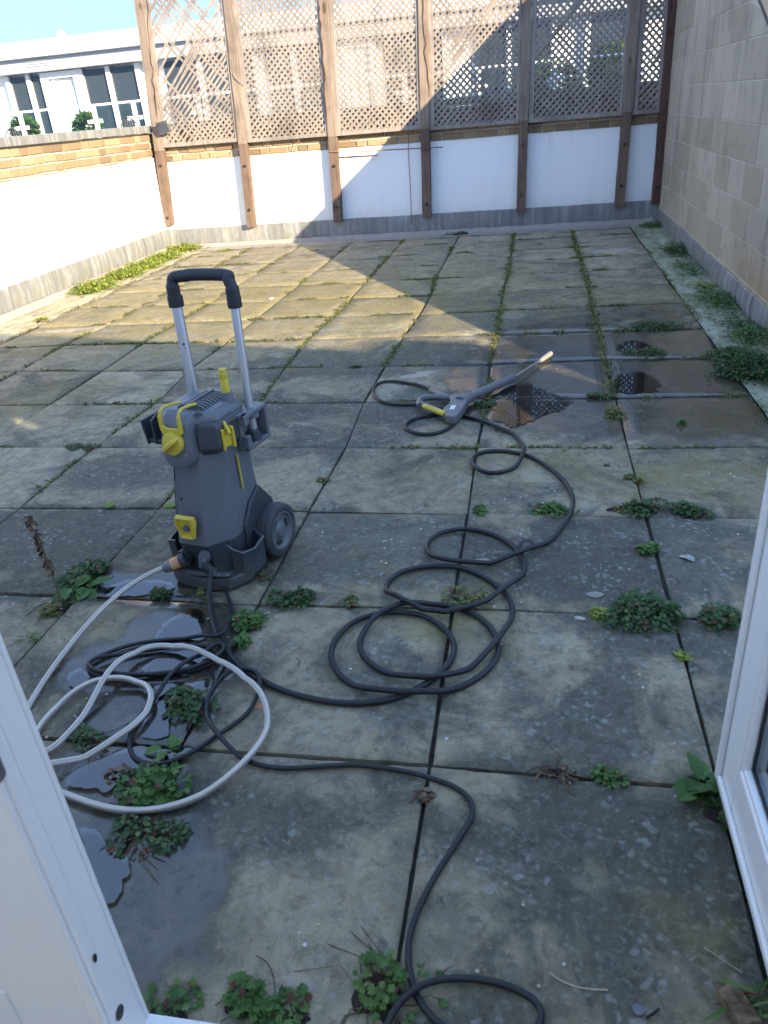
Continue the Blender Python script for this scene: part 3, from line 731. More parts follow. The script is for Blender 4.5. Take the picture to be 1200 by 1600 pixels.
b = MB(); b.box((-.0009, -.009, .3), (.002, .009, 1.7)); b.build('lock_strip', M['upvc'], ll, bevel=.0003)
for (px, py, r1, r2) in ((148, 1497, .0042, .0080), (187, 1582, .010, .0125)):
    d_ = ray(px, py); t_ = (LE+.0005-CAM[0])/d_[0]; W_ = CAM+d_*t_; yl = -(W_[1]-YC); n = 20; b = MB()
    b.add([(-.0012, yl+r1*math.cos(2*math.pi*k/n), W_[2]+r2*math.sin(2*math.pi*k/n)) for k in range(n)]+[(-.0008, yl, W_[2])], [(k, (k+1) % n, n) for k in range(n)])
    b.build('screw_hole', bpy.data.materials['dark_screw'], ll)

# ================================================================== TRELLIS AND POSTS
PX = [(-4.135, -3.985), (-3.09, -2.985), (-2.028, -1.955), (-.985, -.925), (.065, .115), (1.12, 1.155), (1.500, 1.505)]   # x at z=.22 and z=2.2
PB = [.285, .215, .215, .212, .208, .20, .21]
TOPZ = 2.95
def post_x(k, z): a, b_ = PX[k]; return a + (b_-a)*(z-.22)/1.98
PL = ['leftmost trellis post, weathered grey above and red brown below, black lamp on it', 'trellis post second from the left corner, orange brown lower half in sun',
      'trellis post third from the left, where the shadow edge crosses its foot', 'middle trellis post, half in sun, beside the thin hanging cable',
      'shaded trellis post with two bolts, third from the block wall', 'shaded trellis post second from the block wall, knot in its side',
      'dark red trellis post hard against the block wall']
for k in range(7):
    o = empty('trellis_post', (post_x(k, PB[k]), BY-.05, 0)); tag(o, PL[k], 'post', 'posts carrying the trellis')
    wd = .098 if k not in (0, 6) else (.105 if k == 0 else .095)
    mid = 1.085
    y0, y1 = BY-.102, BY-.045
    for nm, za, zb, mat in (('lower_post', PB[k]-.02, mid, M['post_lo']), ('upper_post', mid, TOPZ, M['post_up'])):
        if k == 6: mat = M['post_dark']
        if k == 5 and nm == 'upper_post': mat = M['post_up']
        mb = MB(); rings = []; n = 26
        for q in range(n+1):
            z = za+(zb-za)*q/n; x = post_x(k, z); e = noise.noise(Vector((z*3, k*7.1, 0)))*.004
            wv = wd/2*(1 if nm == 'lower_post' else 1.03)
            if k == 0 and q == 0 and nm == 'lower_post': wv *= .55
            rings.append([(x-wv+e, y0, z), (x+wv+e, y0, z), (x+wv+e, y1+.03, z), (x-wv+e, y1+.03, z)])
        mb.loft(rings)
        p_ = mb.build(nm, mat, bevel=.005); rel(p_, o)
    for zz in ((.93-.07*(k % 3), .36+.03*(k % 2)) if k not in (3,) else (.9, .33)):
        mb = MB(); x = post_x(k, zz); mb.cyl((x, y0+.001, zz), (x, y0-.004, zz), .017, n=16); mb.cyl((x, y0-.004, zz), (x, y0-.016, zz), .0095, n=6)
        rel(mb.build('bolt', bpy.data.materials['dark_screw']), o)
# panels
BOT = [1.115, 1.095, 1.088, 1.068, 1.062, 1.058]
TL = ['left corner trellis panel with many broken slats and sky showing through', 'fully sunlit trellis panel between the second and third posts',
      'sunlit trellis panel with a cane wedged below, shadow touching its lower corner', 'trellis panel cut diagonally by the shadow edge, two stray slats across it',
      'shaded trellis panel with a long loose diagonal batten', 'narrow shaded trellis panel next to the block wall']
YF = BY-.055
def clip_seg(p, q, x0, x1, z0, z1):
    t0, t1 = 0., 1.; dx, dz = q[0]-p[0], q[1]-p[1]
    for pp, qq in ((-dx, p[0]-x0), (dx, x1-p[0]), (-dz, p[1]-z0), (dz, z1-p[1])):
        if abs(pp) < 1e-9:
            if qq < 0: return None
            continue
        r_ = qq/pp
        if pp < 0: t0 = max(t0, r_)
        else: t1 = min(t1, r_)
    return None if t0 >= t1 else ((p[0]+dx*t0, p[1]+dz*t0), (p[0]+dx*t1, p[1]+dz*t1))
for k in range(6):
    rr = random.Random(40+k)
    z0 = BOT[k]; z1 = TOPZ-.05
    def xs(z): return post_x(k, z)+.050, post_x(k+1, z)-.050
    xa0, xb0 = xs(z0); xa1, xb1 = xs(z1)
    o = empty('garden_trellis', ((xa0+xb0)/2, YF, z0)); tag(o, TL[k], 'trellis', 'lattice panels of the trellis')
    fw = .040
    mb = MB()
    def quad(a, b_, c, d, y0, y1): mb.prism([a, b_, c, d], y0, y1, 'y')
    yb0, yb1 = YF-.028, YF+.006
    lw_ = .030 if k else .034
    sl_ = .052
    quad((xa0, z0), (xa0+sl_, z0), (xa1+sl_, z1), (xa1, z1), yb0, yb1)
    quad((xb0-lw_, z0), (xb0, z0), (xb1, z1), (xb1-lw_, z1), yb0, yb1)
    quad((xa0+sl_, z0), (xb0-lw_, z0), (xb0-lw_, z0+fw), (xa0+sl_, z0+fw), yb0-.003, yb1)
    quad((xa1+sl_, z1-fw), (xb1-lw_, z1-fw), (xb1-lw_, z1), (xa1+sl_, z1), yb0, yb1)
    rel(mb.build('frame', M['lattice'], bevel=.003), o)
    mb = MB(); xm0 = min(xa0, xa1)+sl_; xm1 = max(xb0, xb1)-lw_
    # sheared coordinates follow the lean of the posts
    def sh(x, z):
        t = (x-xa0)/(xb0-xa0); s = (z-z0)/(z1-z0)
        return (xa0+(xa1-xa0)*s)*(1-t) + (xb0+(xb1-xb0)*s)*t
    X0, X1, Z0, Z1 = xa0+sl_-.004, xb0-lw_+.004, z0+fw-.004, z1-fw+.004
    pitch = .0665; sw = .0240
    H = Z1-Z0; W_ = X1-X0
    lean = 1.0
    for dirn in (1, -1):
        s = -H*1.0+rr.uniform(0, pitch)
        while s < W_+H*1.0:
            x_s = X0+s
            p = (x_s, Z0); q = (x_s+dirn*H*lean, Z1)
            if dirn < 0: p = (x_s, Z0); q = (x_s-H*lean, Z1)
            step = pitch*rr.uniform(.93, 1.07)
            skip = rr.random() < .02
            segs = [(p, q)]
            c = clip_seg(p, q, X0, X1, Z0, Z1)
            if c and not skip:
                (ax, az), (bx, bz) = c
                pieces = [(ax, az, bx, bz)]
                if k == 0:
                    # the torn panel: most of one direction is gone in the upper middle, the other is doubled up
                    cx_ = (ax+bx)/2
                    if dirn < 0:
                        hole0, hole1 = 1.62, 2.55
                        if X0+.15 < cx_ < X1+.5 and rr.random() < .62:
                            out = []
                            for (u0, v0, u1, v1) in pieces:
                                lo_, hi_ = min(v0, v1), max(v0, v1)
                                def ptz(zv): t_ = (zv-v0)/(v1-v0); return (u0+(u1-u0)*t_, zv)
                                ha = rr.uniform(1.35, 1.75); hb_ = rr.uniform(2.1, 2.75)
                                if ha > lo_ and ha < hi_: e_ = ptz(ha); out.append((u0, v0, *e_))
                                if hb_ > lo_ and hb_ < hi_: e_ = ptz(hb_); out.append((*e_, u1, v1))
                            pieces = out
                    else:
                        if 1.9 < (az+bz)/2 < 2.9 and rr.random() < .3: pieces = []
                yy = YF-.004 if dirn > 0 else YF-.012
                yy += 0
                yo = -.016 if dirn > 0 else -.008
                for (u0, v0, u1, v1) in pieces:
                    j1, j2 = rr.uniform(-.004, .004), rr.uniform(-.004, .004)
                    if k == 0: j1 *= 2.5; j2 *= 2.5
                    mb.bar((sh(u0, v0)+j1, YF+yo, v0), (sh(u1, v1)+j2, YF+yo, v1), sw*rr.uniform(.85, 1.1), .0065, rr.random(), up=(0, 1, 0))
            s += step
    rel(mb.build('lattice', M['lattice']), o)
    mb = MB()
    if k == 3:
        for (a, c) in (((-.80, 1.62), (-.33, 2.16)), ((-.78, 1.52), (-.12, 2.28))): mb.bar((a[0], YF-.024, a[1]), (c[0], YF-.024, c[1]), .024, .007, up=(0, 1, 0))
    if k == 4: mb.bar((.20, YF-.026, 1.66), (1.06, YF-.024, 2.55), .026, .009, up=(0, 1, 0))
    if k == 5: mb.bar((1.2, YF-.024, 1.20), (1.47, YF-.024, 1.47), .026, .007, up=(0, 1, 0)); mb.bar((1.2, YF-.024, 1.30), (1.44, YF-.024, 1.62), .022, .007, up=(0, 1, 0))
    if k == 0:
        for (a, c) in (((-3.95, 1.8), (-3.2, 2.62)), ((-3.85, 1.62), (-3.25, 2.3)), ((-3.9, 1.5), (-3.12, 2.36))): mb.bar((a[0], YF-.024, a[1]), (c[0], YF-.026, c[1]), .02, .007, up=(0, 1, 0))
    if mb.v: rel(mb.build('loose_slat', M['lattice']), o)
# lamp on the left post
pl = on_y(255, 199, BY-.17)
o = empty('solar_lamp', pl); tag(o, 'small black square lamp fixed to the leftmost trellis post', 'lamp')
Ml = Matrix.Rotation(rad(-8), 4, 'Y') @ Matrix.Rotation(rad(18), 4, 'X')
b = MB(); b.box((-.07, -.02, -.062), (.07, .012, .062), M=Ml); b.build('housing', M['body_d'], o, bevel=.008)
b = MB(); b.box((-.056, -.0225, -.048), (.056, -.0202, .048), M=Ml); b.build('panel', m_plain('lamp_panel', (.02, .03, .06), .15, .1, 5), o)
b = MB(); b.bar((0, .012, -.03), (-.02, .10, -.07), .03, .012); b.build('bracket', M['body_d'], o)
# canes and cable on the back wall
def wire(name, label, cat, pts, r, mat, group=None):
    mb = MB(); mb.tube([Vector(p) for p in pts], r, 8); return tag(mb.build(name, mat, smooth=True), label, cat, group)
cane = m_wood('bamboo_cane', (.16, .09, .06), (.26, .15, .10), (.34, .22, .15), 'x', False)
a = [on_y(x, y, BY-.115) for x, y in ((516, 237), (560, 237.5), (600, 234.5), (650, 232), (692, 230))]
wire('garden_cane', 'upper thin brown cane lying across two posts at the top of the white wall', 'cane', a, .006, cane)
a = [on_y(x, y, BY-.018) for x, y in ((524, 246), (560, 244), (590, 242.5))]
wire('garden_cane', 'lower short brown cane against the sunlit white wall right of the third post', 'cane', a, .0055, cane)
a = [on_y(x, y, BY-.03) for x, y in ((637, 196), (638, 215), (638, 236), (640, 270), (641.5, 300), (642.5, 330), (643, 350))]
wire('hanging_cable', 'thin reddish cable hanging down the white wall left of the middle post', 'cable', a, .0045, cane)
a = [on_y(x, y, BY-.06) for x, y in ((473, 206), (468, 216), (463, 228), (459, 238))]
wire('twig', 'thin bare twig hanging below the second trellis panel', 'twig', a, .0035, cane)
a = [on_y(x, y, BY-.125) for x, y in ((365, 114), (368, 121), (376, 128), (384, 130))]
wire('tie_wire', 'grey tie wire looped from the second trellis post', 'wire', a, .004, M['lead'])
rv = random.Random(3)
for lab, (x0, y0) in (('bare climber stem twisting up the third trellis post', (513, 190)), ('dry climber stem rising beside the middle trellis post', (672, 150)), ('wiry climber stem on the leftmost trellis post', (244, 180))):
    pts = []
    for q in range(14):
        zz = y0 - q*14; pts.append(on_y(x0 - q*1.0 + rv.uniform(-2, 2), zz, BY-.12+rv.uniform(-.01, .01)))
    wire('climber_stem', lab, 'climber', pts, .0045, cane)

# ================================================================== NEIGHBOURING BUILDING beyond the wall
FY = 15.0
hb_ = empty('penthouse_building', (-4, FY, .6)); tag(hb_, 'white flat roofed penthouse building with tall dark windows beyond the trellis', 'building')
b = MB(); b.box((-22, 14.6, 2.747), (9, 24, 3.026)); rel(b.build('roof', M['fascia'], bevel=.02), hb_)
b = MB(); b.box((-22, 14.75, 2.51), (9, 15.2, 2.742)); rel(b.build('soffit_band', M['soffit']), hb_)
b = MB(); b.box((-22, 15.14, .4), (9, 15.4, 2.52)); rel(b.build('wall', M['fascia']), hb_)
WX = [(-14.2, -13.0), (-12.9, -11.8), (-11.7, -11.0), (-10.38, -10.01), (-9.91, -9.70), (-8.75, -8.23), (-8.14, -7.60), (-7.0, -6.3), (-6.2, -5.2), (-4.9, -4.4), (-4.3, -3.6), (-2.6, -1.5), (-.9, -.35), (-.22, .45), (1.15, 1.75), (2.7, 3.6), (3.8, 4.6)]
for xa, xb in WX:
    b = MB(); b.box((xa, 15.06, .62), (xb, 15.12, 2.47)); w_ = rel(b.build('window', M['winglass']), hb_)
for xa, xb in ((-9.67, -8.82), (-3.45, -2.72)):
    b = MB()
    b.box((xa, 14.98, .6), (xa+.14, 15.13, 2.5)); b.box((xb-.12, 14.98, .6), (xb, 15.13, 2.5)); b.box((xa+.14, 14.98, 2.38), (xb-.12, 15.13, 2.5))
    d_ = rel(b.build('door', M['fascia'], bevel=.006), hb_)
    b = MB(); b.box((xa+.15, 15.06, .62), (xb-.13, 15.11, 2.22)); b.box((xa+.15, 15.09, 2.225), (xb-.13, 15.125, 2.37)); q = b.build('door_panel', m_plain('door_white', (.74, .745, .75), .5, .03, 3), None); rel(q, hb_)
for x in [-10.95, -10.43, -9.96, -8.78, -8.185, -7.55, -7.2, -6.25, -5.1, -4.35, -3.5, -1.45, -.28, .5, 1.1, 1.8, 2.65, 3.7]:
    b = MB(); b.box((x-.045, 15.0, .5), (x+.045, 15.13, 2.505)); rel(b.build('mullion', M['fascia'], bevel=.005), hb_)
b = MB()
for z in (2.60, 2.64, 2.68): b.box((-9.75, 14.735, z), (-9.25, 14.749, z+.02))
rel(b.build('air_vent', M['soffit']), hb_)
pv = on_y(96, 58, 16)
o = empty('roof_vent', (pv.x, 16, 3.07)); tag(o, 'small round vent cap on the white roof', 'vent')
b = MB(); b.cyl((0, 0, 0), (0, 0, .16), .07); b.build('pipe', M['fascia'], o, smooth=True)
b = MB(); b.tube([(0, 0, .13), (0, 0, .15), (0, 0, .19), (0, 0, .215)], [.09, .10, .08, .03], 20); b.build('cap', M['fascia'], o, smooth=True)
b = MB(); b.box((-22, 8.35, .3), (9, 15.3, .62)); tag(b.build('terrace_path', M['terr']), kind='structure')
# balustrade: posts with clamps, rail and glass sheets
bl = empty('balustrade', (-6, 13.4, .62)); tag(bl, 'glass balustrade with white posts in front of the dark windows', 'balustrade')
b = MB(); b.box((-16, 13.38, 1.775), (8, 13.42, 1.81)); rel(b.build('handrail', M['fascia'], bevel=.006), bl)
xs_ = [-9.30-1.02*k for k in (1, 2, 3, 4)] + [-9.30, -7.78, -6.98] + [-6.98+1.25*k for k in range(1, 11)]
for x in xs_:
    b = MB(); b.box((x-.035, 13.37, .62), (x+.035, 13.43, 1.775)); p_ = rel(b.build('post', M['fascia'], bevel=.006), bl)
    b = MB(); b.box((x-.15, 13.355, 1.50), (x+.15, 13.368, 1.56)); rel(b.build('clamp', M['fascia']), bl)
xs2 = sorted(xs_)
for xa, xb in zip(xs2[:-1], xs2[1:]):
    b = MB(); b.box((xa+.05, 13.392, .68), (xb-.05, 13.402, 1.74)); rel(b.build('glass_sheet', M['bglass']), bl)

# ================================================================== PLANTS
def leaf_shape(kind):
    if kind == 'lobed':
        pts = [(0, 0), (.30, .12), (.22, .28), (.50, .42), (.26, .52), (.40, .82), (.14, .72), (0, 1.0)]
    elif kind == 'oval': pts = [(0, 0), (.22, .2), (.32, .5), (.22, .8), (0, 1.0)]
    elif kind == 'round': pts = [(0, 0), (.35, .2), (.45, .5), (.3, .85), (0, .95)]
    else: pts = [(0, 0), (.05, .15), (.06, .5), (.03, .85), (0, 1.0)]
    return pts
LS = {k: leaf_shape(k) for k in ('lobed', 'oval', 'round', 'blade')}
def add_leaf(mb, p, yaw, pitch, roll, size, kind, a, curl=.25):
    pts = LS[kind]; n = len(pts)
    cyw, syw = math.cos(yaw), math.sin(yaw); cp, sp = math.cos(pitch), math.sin(pitch)
    fx = (cyw*cp, syw*cp, sp); sx = (-syw, cyw, 0.0); up = (-cyw*sp, -syw*sp, cp)
    cr, sr = math.cos(roll), math.sin(roll)
    sx, up = tuple(sx[i]*cr+up[i]*sr for i in range(3)), tuple(-sx[i]*sr+up[i]*cr for i in range(3))
    vs = []
    def P(u, v):
        h = -curl*v*v + abs(u)*.35
        return tuple(p[i] + size*(fx[i]*v + sx[i]*u + up[i]*h) for i in range(3))
    left = [P(-u, v) for u, v in pts]; right = [P(u, v) for u, v in pts[1:-1]]
    vs = left + right + ([P(0, v) for u, v in pts[1:-1]])
    nm = n-2; fs = []
    # strips between the midrib and the two edges
    def mid(k): return 0 if k == 0 else (n-1 if k == n-1 else n+nm+k-1)
    def rt(k): return 0 if k == 0 else (n-1 if k == n-1 else n+k-1)
    for k in range(n-1):
        l = [k, k+1, mid(k+1), mid(k)]; r = [mid(k), mid(k+1), rt(k+1), rt(k)]
        for q in (l, r):
            qq = []
            for i_ in q:
                if i_ not in qq: qq.append(i_)
            if len(qq) >= 3: fs.append(qq)
    mb.add(vs, fs, a)
def clump(px, py, r, h, n, size, kind, mat, label, name='weed_clump', cat='weed', group=None, ell=1.0, rot=0.0, stems=True, dirt=True, red=0, seed=None, z0=None, dryn=0, world=None, upright=.5):
    c = at(px, py, 0) if world is None else Vector(world)
    rr = random.Random(seed if seed is not None else int(px*7+py*13))
    o = empty(name, (c.x, c.y, -.01 if z0 is None else z0)); tag(o, label, cat, group)
    mb = MB(); st = MB()
    cr, sr = math.cos(rot), math.sin(rot)
    # several crowns give an uneven outline
    nc = max(2, int(n/28)); cent = []
    for k in range(nc):
        a = rr.uniform(0, 6.28); d = rr.random()**.6*r*.72; u, v = math.cos(a)*d, math.sin(a)*d*ell
        cent.append((u*cr-v*sr, u*sr+v*cr, h*rr.uniform(.35, 1.0)*(1-.45*d/r), r*rr.uniform(.28, .55)))
    near = [(hx-c.x, hy-c.y, hz_, hr) for (hx, hy, hz_, hr, _) in LAID if abs(hx-c.x) < r*1.6 and abs(hy-c.y) < r*1.6]
    if size < .03: size *= .76; n = int(n*1.75)
    for k in range(n):
        cx, cy, ch, crd = cent[rr.randrange(nc)]
        a = rr.uniform(0, 6.28); d = math.sqrt(rr.random())
        x = cx+math.cos(a)*d*crd; y = cy+math.sin(a)*d*crd
        z = .012 + ch*(1-d*d*.75)*rr.uniform(.35, 1.0)
        s = size*rr.uniform(.55, 1.25)
        if any((x-u)**2+(y-v)**2 < (hr_+s*.6)**2 for (u, v, _h, hr_) in near): continue
        add_leaf(mb, (x, y, z), a+rr.uniform(-1.1, 1.1), rr.uniform(-.35, .75)*upright*2-.1, rr.uniform(-.5, .5), s, kind, min(1, max(0, rr.gauss(.42, .24)+z/h*.22)))
        if stems and k % 4 == 0: st.tube([(cx*.8, cy*.8, 0), ((cx+x)/2, (cy+y)/2, z*.75), (x, y, z)], .0011, 4, .2, close=False)
    for k in range(dryn):
        a = rr.uniform(0, 6.28); L = rr.uniform(.5, 1.6)*r; z_ = rr.uniform(.003, .018)
        st.tube([(math.cos(a+2)*r*.3, math.sin(a+2)*r*.3, .01), (math.cos(a)*L*.5, math.sin(a)*L*.5, z_+.008), (math.cos(a+.3)*L, math.sin(a+.3)*L, z_*.5)], .0012, 4, rr.random(), close=False)
    mb.build('foliage', mat, o, attr='rnd', fix=False)
    if st.v: st.build('stem', M['dry'] if dryn else M['leafm'], o, attr='rnd', fix=False)
    if dirt:
        db = MB(); n2 = 26; vs = [(0, 0, .016)]
        for q in range(n2):
            a = q/n2*6.283; d = r*.62*(1+.35*noise.noise(Vector((math.cos(a)*2, math.sin(a)*2, px))))
            u, v = math.cos(a)*d*.6, math.sin(a)*d*.6*ell; vs.append((u*cr-v*sr, u*sr+v*cr, .010+.008*rr.random()))
        for q in range(n2):
            a = q/n2*6.283; d = r*.72*(1+.4*noise.noise(Vector((math.cos(a)*2, math.sin(a)*2, px+9))))
            u, v = math.cos(a)*d, math.sin(a)*d*ell; vs.append((u*cr-v*sr, u*sr+v*cr, -.008))
        fs = [(0, 1+q, 1+(q+1) % n2) for q in range(n2)] + [(1+q, 1+n2+q, 1+n2+(q+1) % n2, 1+(q+1) % n2) for q in range(n2)]
        db.add(vs, fs); db.build('soil', M['dirtclod'], o, smooth=True)
    return o
# ================================================================== PRESSURE WASHER
WO = Vector((-.791, .772, 0)); WR = rad(-13)
wx = Vector((math.cos(WR), math.sin(WR), 0)); wy = Vector((-math.sin(WR), math.cos(WR), 0))
def wl(px, py, y=None, x=None):
    """local washer coordinates of a measured point lying in the plane y=.. or x=.."""
    d = Vector(ray(px, py)); C_ = Vector(CAM); n, k = (wy, y) if y is not None else (wx, x)
    t = ((WO+n*k)-C_).dot(n)/d.dot(n); P = C_+d*t-WO
    return Vector((P.dot(wx), P.dot(wy), P.z))
W = empty('pressure_washer', WO, WR); tag(W, 'grey upright pressure washer with yellow knob, two wheels and raised handle', 'pressure washer')
def sect(z, hw, yb, ys, wf, yf, cb=.03):
    """hexagonal section, clockwise seen from above"""
    return [(-hw+cb, yb, z), (hw-cb, yb, z), (hw, yb-cb, z), (hw, ys, z), (wf, yf, z), (-wf, yf, z), (-hw, ys, z), (-hw, yb-cb, z)]
b = MB()
b.loft([sect(.155, .108, .165, -.03, .052, -.108), sect(.20, .104, .168, -.03, .050, -.106), sect(.26, .106, .168, -.030, .050, -.100), sect(.34, .102, .165, -.028, .047, -.094),
        sect(.43, .103, .162, -.03, .048, -.095), sect(.50, .104, .160, -.035, .048, -.098), sect(.535, .106, .160, -.035, .048, -.098)])
b.build('body', M['body'], W, bevel=.006, seg=3)
b = MB()
b.bar((-.0545, -.104, .20), (-.0465, -.094, .40), .0025, .0025); b.build('seam', M['rubber'], W)
for (x_, z_) in ((.060, .31), (.070, .25), (-.03, .30)):
    b = MB(); yb_ = -.094 if abs(x_) < .045 else -.066
    b.cyl((x_, yb_+.004, z_), (x_*1.01, yb_-.0045, z_), .0045, n=12); b.build('screw_recess', M['rubber'], W, smooth=True)
# flat hood with cooling ribs
b = MB()
r0 = sect(.536, .108, .163, -.005, .050, -.045)
r1 = [(p[0]*.95, p[1]*.96+.002, .553) for p in r0]
r2 = [(p[0]*.80, p[1]*.80+.014, .566+(p[1] > .05)*.004) for p in r0]
b.loft([r0, r1, r2]); hd = b.build('hood', M['body'], W, bevel=.004, seg=3)
for k in range(9):
    b = MB(); y = .004+k*.0150; z = .566; sx_ = .018
    pts = [(sx_-.060, z-.008), (sx_-.052, z+.008), (sx_-.034, z+.015), (sx_+.022, z+.015), (sx_+.040, z+.008), (sx_+.052, z-.010)]
    b.prism(pts, y, y+.0062, 'y'); b.build('cooling_fin', M['body'], hd, bevel=.0015)
b = MB(); b.bar((.008, -.006, .583), (.008, .135, .584), .007, .005); b.build('fin_rib', M['body'], hd, bevel=.002)
b = MB(); b.tube([(.045, -.030, .5665), (.062, -.022, .567), (.078, -.030, .567), (.062, -.038, .566), (.045, -.030, .5665)], .0022, 6); b.build('vent_slot', M['body_d'], hd, smooth=True)
# front spine with control knob
cz0, cz1 = .385, .548
b = MB()
b.loft([[(-.046, -.09, cz0+.02), (.046, -.09, cz0+.02), (.030, -.128, cz0+.012), (-.030, -.128, cz0+.012)],
        [(-.054, -.09, cz0+.045), (.054, -.09, cz0+.045), (.044, -.134, cz0+.042), (-.044, -.134, cz0+.042)],
        [(-.056, -.09, cz1-.02), (.056, -.09, cz1-.02), (.046, -.130, cz1-.025), (-.046, -.130, cz1-.025)],
        [(-.054, -.085, cz1+.006), (.054, -.085, cz1+.006), (.042, -.112, cz1-.002), (-.042, -.112, cz1-.002)]])
b.build('control_panel', M['body'], W, bevel=.004, seg=3)
kc = Vector((0.0, -.134, .462))
b = MB(); b.cyl(kc+Vector((0, .008, 0)), kc+Vector((0, -.010, 0)), .036, .034, 32); b.cyl(kc+Vector((0, -.010, 0)), kc+Vector((0, -.013, 0)), .034, .030, 32)
kn = b.build('control_knob', M['yellow'], W, smooth=True)
b = MB(); Mk = Matrix.Translation(kc) @ Matrix.Rotation(rad(-38), 4, 'Y')
vs = []
for (x, w_, d_) in ((-.034, .004, -.014), (-.024, .010, -.030), (0, .012, -.036), (.024, .010, -.030), (.034, .004, -.014)):
    vs.append([Mk @ Vector((x, -.008, -w_)), Mk @ Vector((x, -.008, w_)), Mk @ Vector((x, d_, w_*.55)), Mk @ Vector((x, d_, -w_*.55))])
b.loft(vs); b.build('knob_grip', M['yellow'], kn, bevel=.0025)
# the front of the machine leans back: shear the front parts after modelling them upright
def lean(o_, dz=0.0, squash=None, full=False):
    for v in o_.data.vertices:
        y, z = v.co.y, v.co.z
        w_ = 1.0 if full else min(1, max(0, (.10-y)/.12))
        if squash and z > squash: z = squash+(z-squash)*.45
        v.co.y = y + w_*max(0, z-.15)*.145; v.co.z = z+dz
for o_ in list(W.children):
    if o_.name.split('.')[0] in ('body', 'seam', 'screw_recess'): lean(o_)
    if o_.name.startswith('control_panel'): lean(o_, .022)
    if o_.name.startswith('control_knob'): lean(o_, .033, full=True); [lean(c_, .033, full=True) for c_ in o_.children]
    if o_.name.startswith('yellow_strap'): lean(o_, .012, squash=.53, full=True)
# yellow strap over the front edge of the hood
b = MB(); ZS = .012
b.prism([(-.038, .522+ZS), (-.038, .566+ZS), (-.029, .566+ZS), (-.029, .535+ZS), (-.018, .527+ZS), (.018, .527+ZS), (.029, .535+ZS), (.029, .566+ZS), (.038, .566+ZS), (.038, .514+ZS), (.028, .505+ZS), (-.028, .505+ZS)], -.090, -.079, 'y')
for s_ in (-1, 1):
    b.tube([(s_*.0335, -.084, .560+ZS), (s_*.0335, -.080, .574+ZS), (s_*.033, -.062, .581+ZS), (s_*.032, -.030, .578+ZS), (s_*.028+.004, .006, .572+ZS)], .0048, 8)
b.build('yellow_strap', M['yellow'], W, bevel=.003)
# left hook for the hose
b = MB()
b.prism([(-.030, .455), (-.030, .532), (.005, .545), (.050, .535), (.050, .455), (.005, .440)], -.125, -.116, 'x')
b.prism([(-.026, .455), (.046, .455), (.046, .470), (-.026, .470)], -.150, -.1, 'x')
b.loft([[(-.152, -.032, .452), (-.145, -.032, .452), (-.145, .050, .452), (-.152, .050, .452)], [(-.160, -.034, .532), (-.152, -.034, .532), (-.152, .052, .532), (-.160, .052, .532)]])
b.build('hose_hook', M['body_d'], W, bevel=.004)
# right gun holster: block with an opening
b = MB(); xo, xi = .148, .095; z0_, z1_, ya_, yb2 = .412, .528, .070, .200
b.box((xi, ya_, z0_), (xo, yb2, z0_+.016)); b.box((xi, ya_, z1_-.016), (xo, yb2, z1_))
b.box((xi, ya_, z0_+.016), (xi+.012, yb2, z1_-.016)); b.box((xi+.012, yb2-.016, z0_+.016), (xo, yb2, z1_-.016)); b.box((xi+.012, ya_, z0_+.016), (xo-.020, ya_+.016, z1_-.016))
b.prism([(ya_, z0_-.0), (ya_+.03, z0_), (ya_+.02, z0_+.05), (ya_, z0_+.05)], xo-.020, xo+.001, 'x'); b.prism([(ya_, z1_), (ya_+.03, z1_), (ya_+.02, z1_-.035), (ya_, z1_-.035)], xo-.020, xo+.001, 'x')
b.build('gun_holster', M['body'], W, bevel=.004)
b = MB(); b.cyl((xi+.035, ya_+.065, z0_+.016), (xi+.035, ya_+.065, z0_+.045), .022, .020, 18); b.build('holster_ring', M['body_d'], W, smooth=True)
# shoulder pocket with yellow clip on the front right
b = MB()
b.loft([[(.060, -.040, .440), (.098, -.018, .440), (.102, .070, .440), (.06, .05, .44)], [(.062, -.055, .462), (.118, -.032, .462), (.122, .072, .462), (.06, .05, .46)],
        [(.062, -.055, .525), (.120, -.034, .525), (.124, .072, .525), (.06, .05, .53)], [(.066, -.046, .540), (.112, -.032, .540), (.116, .068, .542), (.06, .05, .545)]])
b.build('cable_pocket', M['body_d'], W, bevel=.003)
q = Vector((.123, .004, .488)); dn_ = Vector((.90, -.43, 0)).normalized(); tn = Vector((.43, .90, 0)).normalized()
b = MB()
for s_ in (-1, 1):
    c0 = q+tn*(s_*.017)+dn_*.003
    b.bar(c0+Vector((0, 0, -.036)), c0+Vector((0, 0, .030)), .009, .020, up=tuple(dn_))
b.bar(q+dn_*.001+Vector((0, 0, -.030)), q+dn_*.001+Vector((0, 0, .026)), .030, .008, up=tuple(dn_))
b.bar(q+dn_*.002+Vector((0, 0, .024)), q+dn_*.014+Vector((0, 0, .034)), .042, .009, up=tuple(tn))
b.build('yellow_clip', M['yellow'], W, bevel=.0028)
# yellow slit light strip on the right flank
b = MB(); sd = Vector((0, 0, 1))
b.box((.1025, .058, .285), (.1065, .064, .405)); b.build('yellow_stripe', M['yellow'], W, bevel=.001)
b = MB()
for k in range(12): b.box((.1020, .048, .292+k*.0095), (.1052, .053, .297+k*.0095))
b.build('scale_marks', M['body_d'], W)
